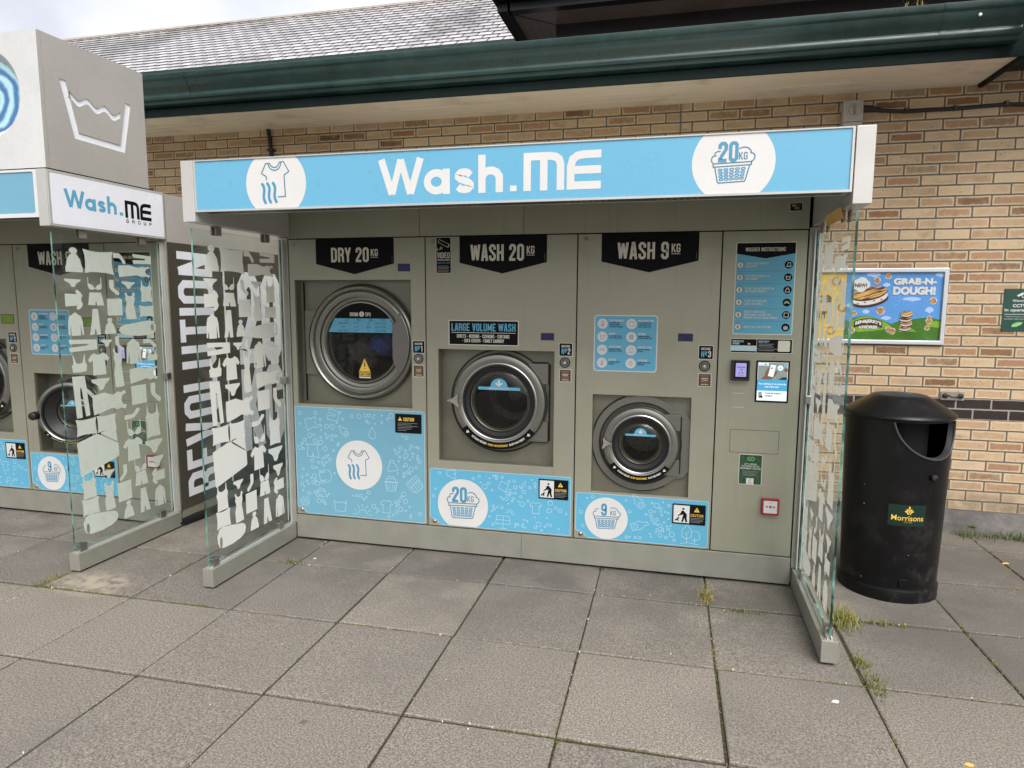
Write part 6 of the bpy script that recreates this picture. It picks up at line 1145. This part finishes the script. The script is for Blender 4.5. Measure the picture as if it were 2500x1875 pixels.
plant('weed_tuft', [(3.313, -.99, 130, .040, (.022, .06), .2, .7)], 5, 'mossy green weed at the joint crossing right of the rail end', 'weed', WG)
plant('weed_tuft', [(3.31, -.80, 90, .04, (.014, .026), .2, .7)], 15, 'small weed between the tall tuft and the mossy joint crossing', 'weed', WG)
plant('weed_tuft', [(.20, -.39, 70, .04, (.035, .015), .15, .8)], 6, 'small leafy weed beside the left glass rail of the middle kiosk', 'weed', WG)
plant('weed_tuft', [(-.985, -.965, 90, .035, (.018, .06), .1, .6), (-.97, -1.055, 40, .03, (.05, .012), .2, .6)], 7, 'grassy weed by the rail end of the left kiosk', 'weed', WG)
plant('weed_tuft', [(-.39, -.63, 44, .026, (.010, .07), .1, .55)], 8, 'sparse green weed in the joint between the two glass panels', 'weed', WG)
plant('weed_tuft', [(4.45, 1.20, 60, .11, (.04, .03), .0, .35)], 9, 'upright grass clump at the foot of the brick wall', 'weed', 'grass at the foot of the wall')
plant('weed_tuft', [(4.78, 1.22, 150, .085, (.11, .03), .0, .3), (4.98, 1.24, 80, .09, (.08, .03), .0, .3)], 10, 'wide green grass clump along the wall at the right edge', 'weed', 'grass at the foot of the wall')
plant('weed_tuft', [(2.055, -.02, 26, .03, (.016, .010), .0, .25)], 11, 'tiny green weed under the plinth below the small washer', 'weed', WG)
def along(i0, j0, i1, j1, n, h, sp, t0, t1, rng, S_):
    for _ in range(n):
        f = rng.random(); x, y = G(i0 + (i1 - i0) * f, j0 + (j1 - j0) * f); S_.append((x, y, rng.randint(2, 6), h * rng.uniform(.6, 1.3), sp, t0, t1))
rng = random.Random(8); SP = []
along(-4, 0, -2, 0, 46, .020, .012, .15, .7, rng, SP); along(-3, 0, -2.9, .95, 6, .014, .008, .15, .6, rng, SP); along(-2, 0, 2, 0, 26, .010, .007, .3, .8, rng, SP); along(1, -1.1, 1, 0, 26, .010, .007, .1, .5, rng, SP); along(.4, -1, 1.5, -1, 22, .009, .007, .2, .6, rng, SP)
along(2, -1.2, 2, 1, 26, .011, .007, .3, .9, rng, SP); along(2, 0, 3, 0, 18, .012, .008, .3, .8, rng, SP); along(3, -1.2, 3, 0, 26, .015, .009, .1, .6, rng, SP); along(4, -.8, 4, 1.9, 46, .016, .009, .2, .8, rng, SP); along(3, 0, 6, 0, 30, .012, .008, .3, .8, rng, SP); along(4, 1, 6, 1, 22, .015, .01, .3, .9, rng, SP); along(4, 2, 6.5, 2, 26, .014, .01, .5, 1, rng, SP); along(5, -.5, 5, 3.4, 40, .016, .009, .3, .9, rng, SP); along(-3, -3, -3, -1, 12, .008, .006, .1, .5, rng, SP)
SP += [(x + rng.gauss(0, .03), y + rng.gauss(0, .004), n, h * .7, sp, min(1, t0 + .15), t1) for x, y, n, h, sp, t0, t1 in SP]
plant('joint_grass', SP, 20, kind='stuff')
plant('dry_weed', [(3.708, .76, 9, .09, .012, .75, 1.0), (3.778, .76, 12, .11, .014, .75, 1.0), (3.60, .76, 5, .04, .02, .8, 1)], 21, 'dry yellow weed sprouting from the green gutter', 'weed'); bpy.data.objects['dry_weed'].location.z += 3.335
def scrap(name, x, y, s, m, seed, label, cat, z=.002):
    rng = random.Random(seed); n = 9; P = [(x + math.cos(6.283 * k / n) * s * rng.uniform(.6, 1.1), y + math.sin(6.283 * k / n) * s * rng.uniform(.4, .8)) for k in range(n)]
    b = MB(); b.prism([P], lambda u, v, d: (u, v, z + d + .15 * (u - x)), 0, .002, m); tag(b.build(name), label, cat)
scrap('paper_scrap', 3.13, -1.145, .018, 'scrap', 1, 'white scrap of paper on the slab in front of the right rail end', 'paper scrap')
scrap('cigarette_end', 3.50, -1.437, .016, 'paper', 2, 'tan litter scrap on the paving at the lower right', 'litter')
scrap('dry_leaf', 4.48, .71, .022, 'paper', 3, 'dry yellow leaf on the paving behind the bin', 'leaf'); scrap('dry_leaf', 4.52, 1.33, .03, 'grass', 4, 'green leaf lying on the concrete kerb at the wall', 'leaf', .04)
scrap('paper_scrap', .30, -.30, .012, 'scrap', 6, 'white scrap on the slab beside the plinth of the middle kiosk', 'paper scrap')

rng = random.Random(31); b = MB()
for _ in range(420):
    if rng.random() < .7:
        i, j = rng.randint(-5, 6), rng.randint(-3, 2); f = rng.random(); x, y = G(i + f, j) if rng.random() < .6 else G(i, j + f)
    else: x, y = rng.uniform(-3, 5), rng.uniform(-3, .8)
    s_ = rng.uniform(.0015, .0042); a_ = rng.uniform(0, 6.28); x += rng.gauss(0, .006); y += rng.gauss(0, .006)
    P = [(x + s_ * math.cos(a_ + t) * rng.uniform(.6, 1.2), y + s_ * math.sin(a_ + t) * rng.uniform(.6, 1.2)) for t in (0, 1.5, 3.1, 4.6)]
    b.prism([P], lambda u, v, d: (u, v, d), -.003, s_ * .8, rng.choice(('scrap', 'grit', 'grit', 'nut')))
tag(b.build('gravel_grit'), kind='stuff')
